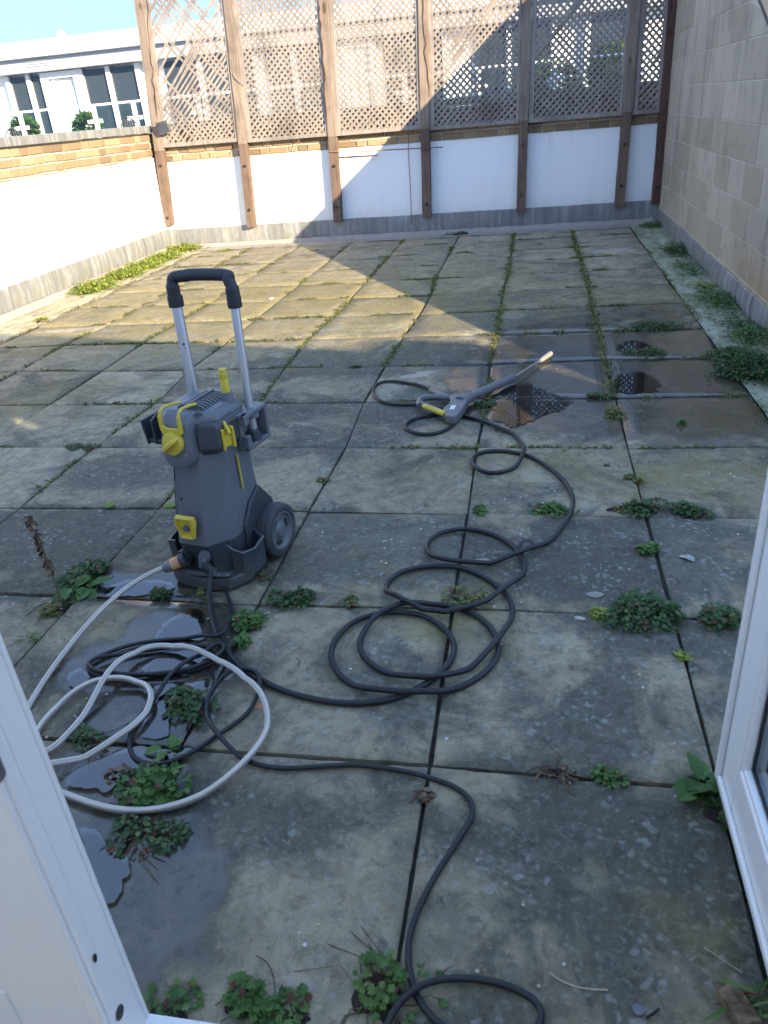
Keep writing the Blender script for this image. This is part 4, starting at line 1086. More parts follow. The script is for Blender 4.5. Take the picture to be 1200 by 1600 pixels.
# lower yellow plug plate
b = MB()
pc = wl(293, 827, y=-.122); pz = pc.z
def plate(s, y0, y1): return [[(-.034*s, y0, pz+.040*s), (.034*s, y0, pz+.040*s), (.038*s, y0, pz+.022*s), (.024*s, y0, pz-.038*s), (-.024*s, y0, pz-.038*s), (-.038*s, y0, pz+.022*s)], [(-.030*s, y1, pz+.036*s), (.030*s, y1, pz+.036*s), (.034*s, y1, pz+.020*s), (.020*s, y1, pz-.034*s), (-.020*s, y1, pz-.034*s), (-.034*s, y1, pz+.020*s)]]
yA = -.110
outer = plate(1, yA, yA-.016); inn = plate(.74, yA-.016, yA-.004)
rings = [outer[0], outer[1], plate(.80, yA-.016, yA-.016)[0], inn[1]]
b.loft(rings); b.build('yellow_plate', M['yellow'], W, bevel=.0025)
b = MB(); b.cyl((0, yA-.004, pz-.002), (0, yA-.012, pz-.002), .012, .010, 14); b.build('plug', M['body'], W, smooth=True)
# base tray with curved apron, two side pockets
b = MB()
def base_s(z, k): 
    return [(-.115*k, .165, z), (.115*k, .165, z), (.138*k, .06, z), (.148*k, -.035, z), (.112*k, -.098, z), (.055, -.122, z), (-.055, -.122, z), (-.112*k, -.098, z), (-.148*k, -.035, z), (-.138*k, .06, z)]
b.loft([base_s(.006, .97), base_s(.03, 1.0), base_s(.048, 1.0)]); b.build('base', M['body_d'], W, bevel=.006, seg=3)
b = MB(); b.loft([[(-.104, .15, .045), (.104, .15, .045), (.108, -.03, .045), (.05, -.092, .045), (-.05, -.092, .045), (-.108, -.03, .045)], [(-.106, .15, .158), (.106, .15, .158), (.108, -.03, .158), (.052, -.100, .158), (-.052, -.100, .158), (-.108, -.03, .158)]])
b.build('pump_cover', M['body_d'], W, bevel=.005)
def pocket(s):
    """open topped cup on each side: outer wall with thickness"""
    pts = [(.104, -.062), (.140, -.052), (.158, -.010), (.156, .045), (.108, .060)]
    hs = [.135, .125, .118, .132, .150]; rings = []
    th = .004; cx, cy = .12, 0
    b = MB(); vs = []
    for (x, y), h in zip(pts, hs):
        dx, dy = x-.112, y+.0; L = math.hypot(dx, dy)+1e-6; ix, iy = x-dx/L*th, y-dy/L*th
        vs += [(s*x, y, .03), (s*(x+.004), y*1.04, h), (s*ix, iy, h), (s*ix, iy, .03)]
    fs = []
    for k in range(len(pts)-1):
        for e in range(4): fs.append((k*4+e, (k+1)*4+e, (k+1)*4+(e+1) % 4, k*4+(e+1) % 4))
    fs += [(0, 1, 2, 3), tuple(4*(len(pts)-1)+i for i in (3, 2, 1, 0))]
    b.add(vs, fs); return b.build('side_pocket', M['body_d'], W, bevel=.0025)
pocket(1); pocket(-1)
b = MB(); pts = [(.100, -.068, .150), (.120, -.060, .132), (.146, -.054, .122), (.163, -.012, .120), (.162, .045, .132)]
b.tube(pts, .0028, 6); b.build('pocket_rim', M['body'], W, smooth=True)
# front apron openings: inlet ring and outlet hole
b = MB(); b.tube([(-.115, -.094, .05), (-.115, -.094, .062), (-.06, -.118, .068), (.0, -.126, .068), (.06, -.118, .068), (.115, -.094, .062)], .009, 8, flat=.8); b.build('apron', M['body_d'], W, smooth=True)
b = MB(); b.box((.012, -.104, .085), (.066, -.1005, .140)); b.build('outlet_recess', M['rubber'], W, bevel=.004)
b = MB(); b.cyl((-.040, -.098, .105), (-.040, -.118, .104), .030, .030, 24); b.build('inlet_socket', M['rubber'], W, smooth=True)
# wheel arch brackets
b = MB(); b.prism([(.02, .06), (.165, .06), (.205, .12), (.195, .19), (.13, .270), (.07, .235), (.02, .17)], .100, .118, 'x'); b.build('wheel_bracket', M['body_d'], W, bevel=.006)
b = MB(); b.prism([(.02, .06), (.165, .06), (.205, .12), (.195, .19), (.13, .270), (.07, .235), (.02, .17)], -.118, -.100, 'x')
b.build('wheel_bracket', M['body_d'], W, bevel=.006)
# wheels: local x axis is the axle
def wheel(s):
    xc = .140*s; yc, zc_ = .150, .0945; R = .0945
    def ring(prof, mat, name, parent, n=44, smooth=True):
        rings = []; mb = MB()
        for (x, r) in prof: rings.append([(xc+s*x, yc+r*math.cos(2*math.pi*k/n), zc_+r*math.sin(2*math.pi*k/n)) for k in range(n)])
        mb.loft(rings, close=False); return mb.build(name, mat, parent, smooth=smooth)
    we = ring([(-.026, .066), (-.028, .080), (-.026, .088), (-.022, .0915), (-.0125, .0925), (-.011, .0905), (-.0085, .0905), (-.007, .0935), (.000, R), (.008, .0935), (.0095, .0905), (.012, .0905), (.0135, .0925), (.020, .0915), (.025, .088), (.028, .081), (.028, .070), (.024, .067), (-.026, .066)], M['rubber_t'], 'wheel', W)
    ring([(.023, .0675), (.027, .066), (.027, .060), (.020, .057), (.016, .052), (.015, .040), (.018, .028), (.026, .022), (.028, .012), (.028, .0005)], M['body'], 'rim', we)
    ring([(-.02, .066), (-.02, .001)], M['body_d'], 'inner_disc', we)
    mb = MB()
    for k in range(3):
        a0 = rad(90+120*k+20); a1 = rad(90+120*k+62)
        n = 8; pts = []
        for q in range(n+1): a = a0+(a1-a0)*q/n; pts.append((yc+.050*math.cos(a), zc_+.050*math.sin(a)))
        for q in range(n, -1, -1): a = a0+(a1-a0)*q/n; pts.append((yc+.036*math.cos(a), zc_+.036*math.sin(a)))
        mb.prism(pts, *sorted((xc+s*.0150, xc+s*.0172)), 'x')
    mb.build('rim_slot', M['rubber'], we)
M['rubber_t'] = m_plain('tyre_rubber', (.045, .048, .052), .7, .2, 40, 0, .3, .001, dirt=((.16, .15, .14), .45))
wheel(1); wheel(-1)
b = MB(); b.cyl((-.13, .15, .0945), (.13, .15, .0945), .008); b.build('axle', M['steel'], W, smooth=True)
# handle: two aluminium tubes and a black U grip
LT = wl(275, 473, y=.185); LB_ = wl(305, 625, y=.150); RT = wl(366.5, 474, y=.185); RB = wl(390, 636, y=.150)
b = MB(); b.tube([LB_-Vector((0, 0, .07)), LB_, LT+Vector((0, 0, .03))], .0165, 20, flat=1.0); b.build('handle_tube', M['alu'], W, smooth=True)
b = MB(); b.tube([RB-Vector((0, 0, .07)), RB, RT+Vector((0, 0, .03))], .0135, 20); b.build('handle_tube', M['alu'], W, smooth=True)
b = MB(); q = wl(290, 530, y=.180)
for dz in (0, -.012):
    b.cyl(LT*.6+LB_*.4+Vector((.010, -.0135, dz)), LT*.6+LB_*.4+Vector((.0115, -.0165, dz)), .0035)
b.build('tube_hole', M['rubber'], W, smooth=True)
GL = wl(283, 431, y=.195); GR = wl(353, 431, y=.195); GL.z = GR.z = (GL.z+GR.z)/2
def rr_path(P, rads): return P
cl = Vector((LT.x, LT.y, LT.z)); cr_ = Vector((RT.x, RT.y, RT.z))
path = [cl+Vector((0, 0, .0)), cl+Vector((-.001, 0, .03)), cl+Vector((0, .001, .055)), cl+Vector((.008, .004, .074)), GL+Vector((.012, 0, .0)), GL+Vector((.035, 0, .003)), (GL+GR)/2+Vector((0, 0, .004)), GR+Vector((-.012, 0, .003)), GR+Vector((.012, -.001, -.002)), cr_+Vector((-.012, .004, .072)), cr_+Vector((-.002, .001, .050)), cr_+Vector((0, 0, .025)), cr_+Vector((0, 0, 0))]
def smooth_path(P, k=6):
    out = []; P = [Vector(p) for p in P]
    for i in range(len(P)-1):
        p0, p1, p2, p3 = P[max(i-1, 0)], P[i], P[i+1], P[min(i+2, len(P)-1)]
        for q in range(k):
            t = q/k; out.append(.5*((2*p1)+(p2-p0)*t+(2*p0-5*p1+4*p2-p3)*t*t+(3*p1-p0-3*p2+p3)*t**3))
    out.append(P[-1]); return out
sp = smooth_path(path, 5); n = len(sp)
rads = []
for i in range(n):
    t = i/(n-1); e = min(t, 1-t)
    rads.append(.0205 if e < .16 else (.0175 if e < .3 else .0180))
b = MB(); b.tube(sp, rads, 18); g_ = b.build('grip', M['grip'], W, smooth=True)
b = MB(); b.tube([cl+Vector((0, 0, -.012)), cl+Vector((0, 0, .022))], .0235, 20); b.tube([cr_+Vector((0, 0, -.012)), cr_+Vector((0, 0, .022))], .0215, 20); b.build('tube_collar', M['grip'], g_, bevel=.002)
for P_ in (LB_, RB):
    b = MB(); b.cyl(P_+Vector((0, 0, -.03)), P_+Vector((0, 0, -.004)), .026, .022, 20); b.build('tube_socket', M['body'], W, smooth=True)
# yellow spout at the back of the hood
q = wl(354, 616, y=.10)
b = MB(); b.cyl((q.x, .10, .56), (q.x, .10, .592), .022, .017, 18); b.build('cap_socket', M['body'], hd, smooth=True)
b = MB(); b.tube([(q.x, .10, .590), (q.x, .10, .628), (q.x, .10, .630), (q.x, .10, .648), (q.x, .10, .650), (q.x, .10, .662)], [.013, .013, .0115, .0135, .0115, .0115], 18); b.build('yellow_cap', M['yellow'], W, smooth=True)

# ================================================================== HOSES
LAID = []      # samples of everything already lying on the ground: (x, y, top z, id)
def laid_path(pts, r, hid, z_of=None, spacing=.006, lift=True, soft=3):
    """pts: (px, py) on the ground, or Vector already in world space"""
    P = []
    for p in pts:
        if isinstance(p, Vector): P.append(p)
        else: g = at(p[0], p[1], r+.002); P.append(g)
    sp_ = smooth_path(P, 10)
    # resample
    out = [sp_[0]]
    for q in sp_[1:]:
        while (q-out[-1]).length > spacing:
            out.append(out[-1]+(q-out[-1]).normalized()*spacing)
    n = len(out); A_ = np.array([[p.x, p.y, p.z] for p in out]); kk = np.exp(-.5*(np.arange(-3*soft, 3*soft+1)/soft)**2); kk /= kk.sum()
    pad = np.pad(A_, ((3*soft, 3*soft), (0, 0)), mode='reflect', reflect_type='odd')
    A_ = np.stack([np.convolve(pad[:, c_], kk, 'valid') for c_ in range(3)], 1); out = [Vector(a_) for a_ in A_]
    z = np.array([p.z for p in out])
    base = np.array([gz(p.x, p.y) for p in out])
    z = np.maximum(z, base+r+.001)
    if lift:
        pos = np.array([[p.x, p.y] for p in out])
        raise_ = np.zeros(n)
        grid_ = {}
        for (x, y, zt, rr_, i_) in LAID: grid_.setdefault((int(x//.03), int(y//.03)), []).append((x, y, zt, rr_, i_))
        mine = {}
        for i in range(n):
            x, y = pos[i]; gx, gy = int(x//.03), int(y//.03); top = 0
            for a_ in (-1, 0, 1):
                for b__ in (-1, 0, 1):
                    for (u, v, zt, rr_, i_) in grid_.get((gx+a_, gy+b__), []):
                        if math.hypot(u-x, v-y) < (r+rr_)*.95: top = max(top, zt)
                    for (u, v, zt, k) in mine.get((gx+a_, gy+b__), []):
                        if i-k > 14 and math.hypot(u-x, v-y) < 2*r*.95: top = max(top, zt)
            if top > 0 and z[i] < top + r + .03: z[i] = max(z[i], top+r+.0005)
            # spread a soft rise ahead of and behind the crossing
            mine.setdefault((gx, gy), []).append((x, y, z[i]+r, i))
        z0 = z.copy(); K = 22
        for i in range(n):
            lo, hi = max(0, i-K), min(n, i+K+1)
            best = z0[i]
            for k in range(lo, hi):
                f = .5+.5*math.cos(math.pi*(k-i)/K); g_ = base[i]+r+.001; cand = g_+(z0[k]-g_)*f
                if cand > best: best = cand
            z[i] = best
    for i, p in enumerate(out): p.z = float(z[i])
    for i, p in enumerate(out): LAID.append((p.x, p.y, p.z+r, r, hid))
    return out
# garden hose (clear), from the washer inlet
inlet_d = Vector((-.34, -.90, -.28)).normalized()
def W2w(v): return WO + wx*v[0] + wy*v[1] + Vector((0, 0, v[2]))
I0 = W2w((-.040, -.112, .105)); I1 = at(258, 888, .075); idir = (I1-I0).normalized()
gh = [I1-idir*.02, I1+idir*.02, at(240, 893, .066), at(205, 914, .045), at(160, 952, .022), (120, 996), (84, 1041), (56, 1084), (30, 1130), (18, 1180), (42, 1218), (104, 1240), (132, 1254), (180, 1267), (232, 1269), (280, 1260), (332, 1236), (380, 1204), (412, 1164), (425, 1128), (418, 1100), (392, 1074), (344, 1042), (296, 1020), (256, 1010), (222, 1015), (190, 1038), (164, 1072), (140, 1108), (112, 1140), (84, 1174), (58, 1192), (42, 1180), (46, 1152), (68, 1126), (96, 1094), (140, 1071), (180, 1063), (216, 1065), (240, 1077), (246, 1096), (232, 1124), (200, 1150), (160, 1172), (120, 1192), (92, 1199), (60, 1203), (20, 1214), (-40, 1240)]
# power cable first (it lies under in some places), then the high pressure hose
pc_ = [W2w((.03, -.095, .15)), at(322, 850, .12), at(336, 866, .075), at(343, 890, .035), (352, 922), (362, 950), (362, 974), (352, 994), (338, 1003), (316, 998), (262, 999), (202, 1008), (154, 1026), (136, 1038), (142, 1051), (176, 1058), (224, 1055), (284, 1051), (322, 1041), (342, 1026), (334, 1012), (310, 1008), (276, 1011), (224, 1017), (174, 1027), (143, 1036), (139, 1046), (160, 1055), (224, 1059), (290, 1052), (334, 1035), (354, 1020), (352, 1011), (338, 1013), (318, 1026), (280, 1054), (248, 1086), (216, 1122), (202, 1152), (205, 1178), (222, 1192), (256, 1193), (298, 1176), (342, 1147), (382, 1119), (402, 1094), (409, 1070), (396, 1053), (364, 1054), (338, 1070), (323, 1096), (326, 1128), (348, 1160), (384, 1188), (432, 1200), (482, 1199), (550, 1195), (610, 1201), (670, 1216), (714, 1232), (737, 1252), (739, 1275), (715, 1315), (680, 1370), (650, 1430), (637, 1480), (642, 1530), (655, 1567), (690, 1604), (760, 1640), (820, 1625), (848, 1598), (850, 1578), (836, 1561), (800, 1543), (766, 1533), (726, 1531), (672, 1541), (632, 1565), (606, 1602), (590, 1650)]
hp = [W2w((.040, -.10, .125)), W2w((.041, -.125, .105)), at(331, 900, .060), at(328, 925, .028), (328, 945), (334, 975), (344, 1003), (361, 1025), (384, 1048), (414, 1066), (442, 1079), (480, 1090), (528, 1098), (576, 1098), (616, 1091), (648, 1078), (680, 1058), (704, 1032), (710, 1008), (696, 984), (664, 963), (624, 956), (584, 960), (548, 974), (524, 1000), (517, 1028), (532, 1056), (568, 1078), (620, 1088), (672, 1086), (720, 1073), (756, 1052), (776, 1028), (778, 1004), (764, 978), (736, 957), (692, 945), (648, 946), (608, 957), (574, 980), (562, 1004), (570, 1028), (600, 1050), (640, 1063), (680, 1065), (718, 1054), (752, 1032), (780, 1003), (798, 972), (800, 944), (784, 922), (756, 902), (720, 888), (684, 884), (646, 888), (618, 898), (603, 916), (608, 934), (632, 952), (664, 960), (704, 960), (736, 954), (768, 939), (800, 917), (818, 897), (818, 876), (804, 856), (776, 838), (738, 828), (700, 829), (674, 841), (667, 858), (684, 877), (720, 884), (756, 883), (792, 876), (828, 863), (860, 844), (880, 820), (894, 796), (894, 774), (880, 750), (852, 727), (820, 711), (776, 705), (745, 710), (738, 723), (752, 736), (776, 739), (802, 732), (816, 718), (818, 703), (812, 690), (801, 677), (781, 668), (753, 658), (721, 649), (696, 647), (673, 649), (645, 655), (633, 665), (639, 673), (662, 679), (687, 676), (708, 664), (714, 653), (700, 643), (676, 636), (653, 632), (617, 632), (592, 625), (583, 612), (588, 601), (602, 596), (620, 596), (640, 599), (656, 602), (674, 609)]
def strand(name, label, cat, pts, r, mat, n=10, ang=False, parent_parts=None, spacing=.006, soft=3):
    path_ = laid_path(pts, r, name, spacing=spacing, soft=soft)
    mb = MB(); mb.tube(path_, r, n)
    o = mb.build(name, mat, smooth=True)
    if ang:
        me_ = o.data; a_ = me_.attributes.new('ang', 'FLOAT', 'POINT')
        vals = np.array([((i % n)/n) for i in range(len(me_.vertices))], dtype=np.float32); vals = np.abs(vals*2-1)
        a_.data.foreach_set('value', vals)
    tag(o, label, cat); return o, path_
oh, hpath = strand('high_pressure_hose', 'thick black rubber hose coiled in the middle of the slabs, running to the spray gun', 'hose', hp, .0082, M['hose'], 12, soft=3)
oc, cpath = strand('power_cable', 'thinner black cable looping over the clear hose and down to the bottom edge', 'cable', pc_, .0058, M['hose'], 10, soft=3)
og, gpath = strand('garden_hose', 'clear braided garden hose looped on the left slabs', 'hose', gh, .0080, M['clear'], 16, ang=True, spacing=.008, soft=7)
# hose fittings
def child(o_, parent): o_.parent = parent; return o_
b = MB(); b.tube([W2w((.040, -.095, .128)), W2w((.040, -.112, .118)), W2w((.041, -.124, .106)), at(332, 893, .066), at(330, 903, .054)], [.022, .022, .0165, .0175, .0185], 18)
child(b.build('bend_protector', M['body_d'], smooth=True), oh)
q = hpath[min(range(len(hpath)), key=lambda i: (hpath[i]-at(824, 856, .01)).length)]
b = MB(); c = at(822, 853, .02)
b.tube([c+Vector((-.022, 0, -.004)), c+Vector((-.012, .012, .010)), c+Vector((.008, .014, .014)), c+Vector((.024, .004, .006)), c+Vector((.02, -.012, -.006))], .009, 8, flat=.35)
child(b.build('hose_strap', M['grip'], smooth=True), oh)
b = MB(); b.tube([I0-idir*.01, I0+idir*.012], [.027, .025], 10); child(b.build('inlet_nut', M['body_d'], bevel=.002), og)
b = MB(); L_ = (I1-I0).length
b.tube([I0+idir*.012, I0+idir*.016, I0+idir*(L_*.60), I0+idir*(L_*.63)], [.018, .0205, .0195, .017], 22); child(b.build('orange_collar', M['orange'], smooth=True), og)
b = MB(); b.tube([I0+idir*(L_*.63), I0+idir*(L_*.66), I0+idir*(L_*.9), I0+idir*(L_*1.04)], [.0175, .019, .018, .0135], 20); child(b.build('hose_connector', M['body'], smooth=True), og)

# ================================================================== SPRAY GUN AND LANCE
def g2(x, y, z=.035): return at(560+x/3.53, 540+y/3.53, z)
gun = empty('spray_gun', at(700, 640, 0)); tag(gun, 'grey spray gun with yellow trigger and steel lance lying by a puddle', 'spray gun')
def grel(o_): return rel(o_, gun)
b = MB(); b.tube([g2(862, 175, .028), g2(850, 180, .030), g2(650, 268, .036), g2(640, 273, .036)], [.016, .0205, .0225, .020], 20); grel(b.build('lance_grip', M['body'], smooth=True))
b = MB(); b.tube([g2(645, 270, .036), g2(600, 292, .036), g2(560, 318, .036)], [.019, .027, .034], 20); grel(b.build('gun_neck', M['body'], smooth=True))
poly = [(600, 282), (612, 300), (592, 345), (560, 392), (545, 408), (515, 414), (485, 404), (464, 380), (470, 362), (500, 340), (508, 322), (505, 300), (530, 285)]
pw = [(g2(x, y, .036).x, g2(x, y, .036).y) for x, y in poly]
b = MB(); b.prism(pw, .014, .058, 'z'); grel(b.build('gun_body', M['body'], bevel=.010, seg=3))
b = MB(); b.tube(smooth_path([g2(560, 300), g2(520, 290), g2(450, 284), g2(380, 285), g2(348, 293), g2(335, 312), g2(338, 333)], 5), .0145, 14, flat=1.1); grel(b.build('handle_bow', M['body'], smooth=True))
b = MB(); b.tube([g2(345, 322), g2(400, 345), g2(475, 378)], [.012, .014, .014], 14, flat=1.2); grel(b.build('grip_back', M['body'], smooth=True))
b = MB(); b.tube([g2(356, 330, .044), g2(362, 333, .046), g2(420, 356, .046), g2(474, 376, .046), g2(480, 378, .044)], [.006, .0125, .0130, .0130, .006], 14); grel(b.build('trigger', M['yellow'], smooth=True))
b = MB(); b.tube([g2(398, 246, .022), g2(404, 248, .024), g2(508, 290, .032), g2(530, 298, .034)], [.013, .0165, .0135, .0125], 16); grel(b.build('swivel_sleeve', M['body'], smooth=True))
b = MB()
for k, off_ in enumerate((0, 13)): b.bar(g2(520+off_, 330, .0605), g2(508+off_, 352, .0605), .008, .003)
grel(b.build('gun_mark', M['fascia']))
b = MB(); b.tube([g2(860, 176, .028), g2(1000, 84, .022), g2(1010, 78, .022)], .0060, 12); grel(b.build('lance_tube', M['steel'], smooth=True))
b = MB(); b.tube([g2(1000, 86, .022), g2(1008, 80, .022), g2(1030, 64, .024), g2(1060, 44, .026)], [.009, .012, .014, .015], 16); nz = grel(b.build('nozzle', m_plain('nozzle_grey', (.20, .195, .185), .5, .1, 40), smooth=True))

D_, Mm, Y_, W2 = M['leafd'], M['leafm'], M['leafy'], M['weed']
clump(145, 898, .115, .075, 210, .026, 'lobed', D_, 'dark green weed clump with a few broad pale leaves beside the dry stalk', ell=.7, rot=.9, dryn=4)
clump(120, 920, .05, .04, 14, .07, 'oval', Mm, 'broad pale green leaves at the foot of the dry stalk', dirt=False)
clump(90, 950, .075, .035, 70, .018, 'lobed', W2, 'withered brown and green weed below the dry stalk', ell=.5, rot=1.0, dryn=12)
clump(52, 998, .035, .03, 30, .03, 'blade', Mm, 'small spiky rosette in the joint near the left door leaf', dirt=False)
clump(250, 932, .065, .035, 110, .018, 'lobed', D_, 'low weed beside the thin puddle in front of the pressure washer', ell=.6)
clump(320, 928, .05, .028, 60, .016, 'lobed', W2, 'faded weed tuft just in front of the washer base', ell=.6, dryn=8)
clump(458, 936, .085, .04, 150, .02, 'lobed', D_, 'weed clump in the row joint right of the washer', ell=.6)
clump(382, 975, .075, .045, 130, .022, 'lobed', Mm, 'green weed clump growing in the joint right of the black hoses', ell=.55, rot=1.0, dryn=5)
clump(362, 1010, .045, .04, 50, .026, 'oval', Mm, 'broad leaved seedling where the black cables cross', dirt=False)
clump(298, 1106, .075, .05, 190, .02, 'lobed', D_, 'round dark weed clump inside the black cable loop', ell=.85, red=1)
clump(266, 1176, .026, .05, 16, .034, 'oval', Mm, 'single bright seedling inside the cable loop near the slab corner', dirt=False)
clump(235, 1236, .095, .06, 200, .024, 'lobed', Mm, 'lush bright green weed clump inside the clear hose loop', ell=.75)
clump(222, 1292, .115, .028, 150, .020, 'lobed', D_, 'dark low weeds under the clear hose, spreading toward the door', ell=.55, dryn=8)
clump(150, 1158, .07, .035, 60, .018, 'lobed', D_, 'sparse weed with dry grass blades between the two hose loops', ell=.6, dryn=14)
clump(205, 1210, .06, .03, 60, .016, 'round', M['dry'], 'dark brown withered patch behind the lush weed clump', ell=.6)
clump(1000, 962, .115, .075, 420, .021, 'lobed', D_, 'largest dark green weed clump at the slab corner right of the hose', ell=.75)
clump(1115, 966, .085, .05, 200, .02, 'lobed', D_, 'yellow flecked weed clump between the big clump and the white door', ell=.6)
clump(935, 962, .05, .03, 70, .018, 'lobed', Y_, 'yellowish weed fringe left of the largest weed clump', ell=.4)
clump(1010, 795, .075, .045, 170, .02, 'lobed', D_, 'weed clump at the slab joint crossing above the lone seedling', ell=1.1, rot=.3)
clump(1082, 802, .075, .045, 170, .02, 'lobed', D_, 'weed clump in the row joint right of the joint crossing', ell=.55, dryn=4)
clump(1020, 864, .042, .04, 60, .022, 'round', Mm, 'small pale seedling cluster below the joint crossing on the right', dirt=False)
clump(1072, 1028, .022, .02, 14, .02, 'lobed', Y_, 'tiny fern like weed below the largest clump on the right', dirt=False)
clump(990, 750, .032, .03, 34, .02, 'lobed', W2, 'little greyish weed above the joint crossing on the right', dirt=False)
clump(1102, 1232, .06, .08, 30, .058, 'oval', Mm, 'broad leaved bright green plant at the corner of the right door leaf', ell=.9)
clump(1118, 1270, .05, .03, 70, .018, 'lobed', D_, 'small dark leaved weed under the broad leaved plant by the door', dryn=6)
clump(942, 1218, .042, .026, 60, .017, 'lobed', Mm, 'little green weed beside dry roots in the near row joint', ell=.6)
clump(872, 1208, .06, .02, 12, .014, 'lobed', M['dry'], 'dry brown roots lying in the near row joint', ell=.35, dryn=26)
clump(592, 1556, .10, .045, 95, .026, 'lobed', Mm, 'weed clump with brown stalks at the bottom beside the cable', ell=.8, dryn=22)
clump(378, 1566, .065, .05, 40, .029, 'lobed', Mm, 'upright weed clump near the threshold, tallest of the bottom row', ell=.8, dryn=4)
clump(262, 1590, .08, .025, 46, .020, 'lobed', Mm, 'low weeds along the white threshold at the bottom left', ell=.4)
clump(460, 1590, .06, .025, 50, .022, 'lobed', Mm, 'low weed with dark soil lumps at the bottom centre left', ell=.5)
clump(1185, 578, .24, .17, 1300, .022, 'lobed', D_, 'big dark green weed bush against the block wall flashing', ell=1.15, rot=.2)
clump(1140, 556, .13, .07, 420, .020, 'lobed', D_, 'weeds spreading from the big bush onto the gutter', ell=.6)
for q, (px, py, r_, lab) in enumerate([(1030, 352, .10, 'in the far corner'), (1064, 395, .10, 'a little in front of the far corner'), (1086, 420, .11, 'at the second flashing seam'), (1100, 448, .09, 'halfway along the gutter'), (1128, 475, .12, 'past the middle of the gutter'), (1150, 500, .12, 'at the wet end of the gutter'), (1176, 530, .13, 'just beyond the big bush')]):
    g = at(px, py, 0)
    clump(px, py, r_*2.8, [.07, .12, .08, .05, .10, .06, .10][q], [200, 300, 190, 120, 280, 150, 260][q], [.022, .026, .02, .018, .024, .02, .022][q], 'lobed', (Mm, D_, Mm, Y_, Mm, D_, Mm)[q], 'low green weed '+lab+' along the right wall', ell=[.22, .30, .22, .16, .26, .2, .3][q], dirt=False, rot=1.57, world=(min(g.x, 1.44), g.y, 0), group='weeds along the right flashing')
for q, (px, py, r_, lab) in enumerate([(135, 452, .28, 'nearest and widest of the left wall'), (172, 432, .25, 'second'), (205, 418, .25, 'third'), (237, 405, .22, 'fourth'), (283, 391, .20, 'in the far left corner')]):
    g = at(px, py, 0)
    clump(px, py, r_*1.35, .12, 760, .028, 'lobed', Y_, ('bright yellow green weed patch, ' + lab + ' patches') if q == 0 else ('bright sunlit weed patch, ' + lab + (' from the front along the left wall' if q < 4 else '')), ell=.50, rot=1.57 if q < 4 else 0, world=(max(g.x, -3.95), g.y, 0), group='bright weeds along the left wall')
clump(65, 500, .13, .03, 90, .018, 'lobed', Y_, 'thin weeds on the pale strip at the left wall', ell=.3, rot=1.57)
clump(352, 392, .14, .05, 150, .02, 'lobed', Y_, 'sunlit weed in the column joint at the back wall foot', ell=.35, rot=1.2)
clump(716, 366, .13, .06, 130, .02, 'lobed', D_, 'dark green moss tuft at the foot of the back wall', ell=.35)
clump(1020, 511, .19, .05, 330, .018, 'lobed', D_, 'long green weed row on the dry right slab joint', ell=.18, rot=0.02)
clump(1005, 553, .13, .05, 230, .017, 'lobed', D_, 'short green weed row beside the reflecting puddle', ell=.22)
clump(932, 621, .065, .035, 120, .017, 'lobed', D_, 'left weed of the pair at the joint crossing by the wet slabs', ell=.5)
clump(962, 645, .075, .035, 150, .017, 'lobed', W2, 'moss and weed strip running down the column joint by the wet slabs', ell=.4, rot=1.45)
clump(1064, 664, .035, .03, 40, .018, 'lobed', Mm, 'lone little weed in the middle of the wet right slab', dirt=False)
clump(758, 634, .05, .04, 110, .018, 'lobed', D_, 'green weed beside the lance and its puddle', ell=.7, rot=1.2)
clump(750, 799, .04, .03, 70, .018, 'lobed', Mm, 'small green weed at the joint crossing below the small hose loop', ell=.6)
clump(862, 799, .10, .03, 170, .017, 'lobed', Mm, 'low weed row beneath the hose bend', ell=.3)
clump(890, 800, .03, .025, 40, .018, 'lobed', D_, 'tiny weed tuft just right of the hose bend', ell=.6)
clump(960, 797, .06, .015, 60, .014, 'lobed', W2, 'thin yellowish weed left of the joint crossing', ell=.25)
clump(730, 940, .09, .04, 120, .020, 'lobed', W2, 'faded weed under the black hose coil', ell=.45, dryn=10)
clump(505, 752, .04, .02, 60, .016, 'lobed', W2, 'small pale moss tuft on the column joint right of the wheel', ell=.5)
clump(545, 943, .03, .02, 36, .018, 'lobed', W2, 'little withered weed in the joint left of the hose coil', dirt=False, dryn=5)
clump(415, 903, .06, .03, 30, .018, 'blade', W2, 'dry grass tuft at the right foot of the washer', dirt=False, dryn=16)
clump(130, 700, .10, .025, 110, .017, 'lobed', D_, 'weed patch on the joint left of the washer top', ell=.35)
clump(560, 574, .04, .02, 60, .018, 'lobed', D_, 'small green tuft in the far joint above the gun loop', ell=.5)
clump(663, 1250, .03, .02, 24, .018, 'lobed', M['dry'], 'dark dry tuft in the near column joint beside the cable', dirt=False, dryn=10)
clump(1190, 1580, .05, .05, 24, .05, 'blade', Mm, 'grass blades beside the broken wood piece', dirt=False, dryn=6)
# dry stalk
c = at(96, 946, 0)
o = empty('dry_stalk', c); tag(o, 'tall dry brown dead weed stalk leaning left', 'weed')
mb = MB(); rr = random.Random(4)
top_ = at(46, 806, .245)-c
def SP(t): return Vector((top_.x*t + math.sin(t*5)*.006, top_.y*t, top_.z*t))
mb.tube([SP(t) for t in np.linspace(0, 1, 12)], [.0032-.0022*t for t in np.linspace(0, 1, 12)], 6, .3); mb.build('stem', M['dry'], o, attr='rnd', smooth=True)
mb = MB()
for q in range(150):
    t = rr.uniform(.28, 1.0)**.8; p = SP(t); a = rr.uniform(0, 6.28)
    add_leaf(mb, p, a, rr.uniform(-1.2, .3), rr.uniform(-1, 1), rr.uniform(.008, .024), 'oval', rr.random(), curl=.9)
mb.build('withered_leaves', M['dry'], o, attr='rnd', fix=False)

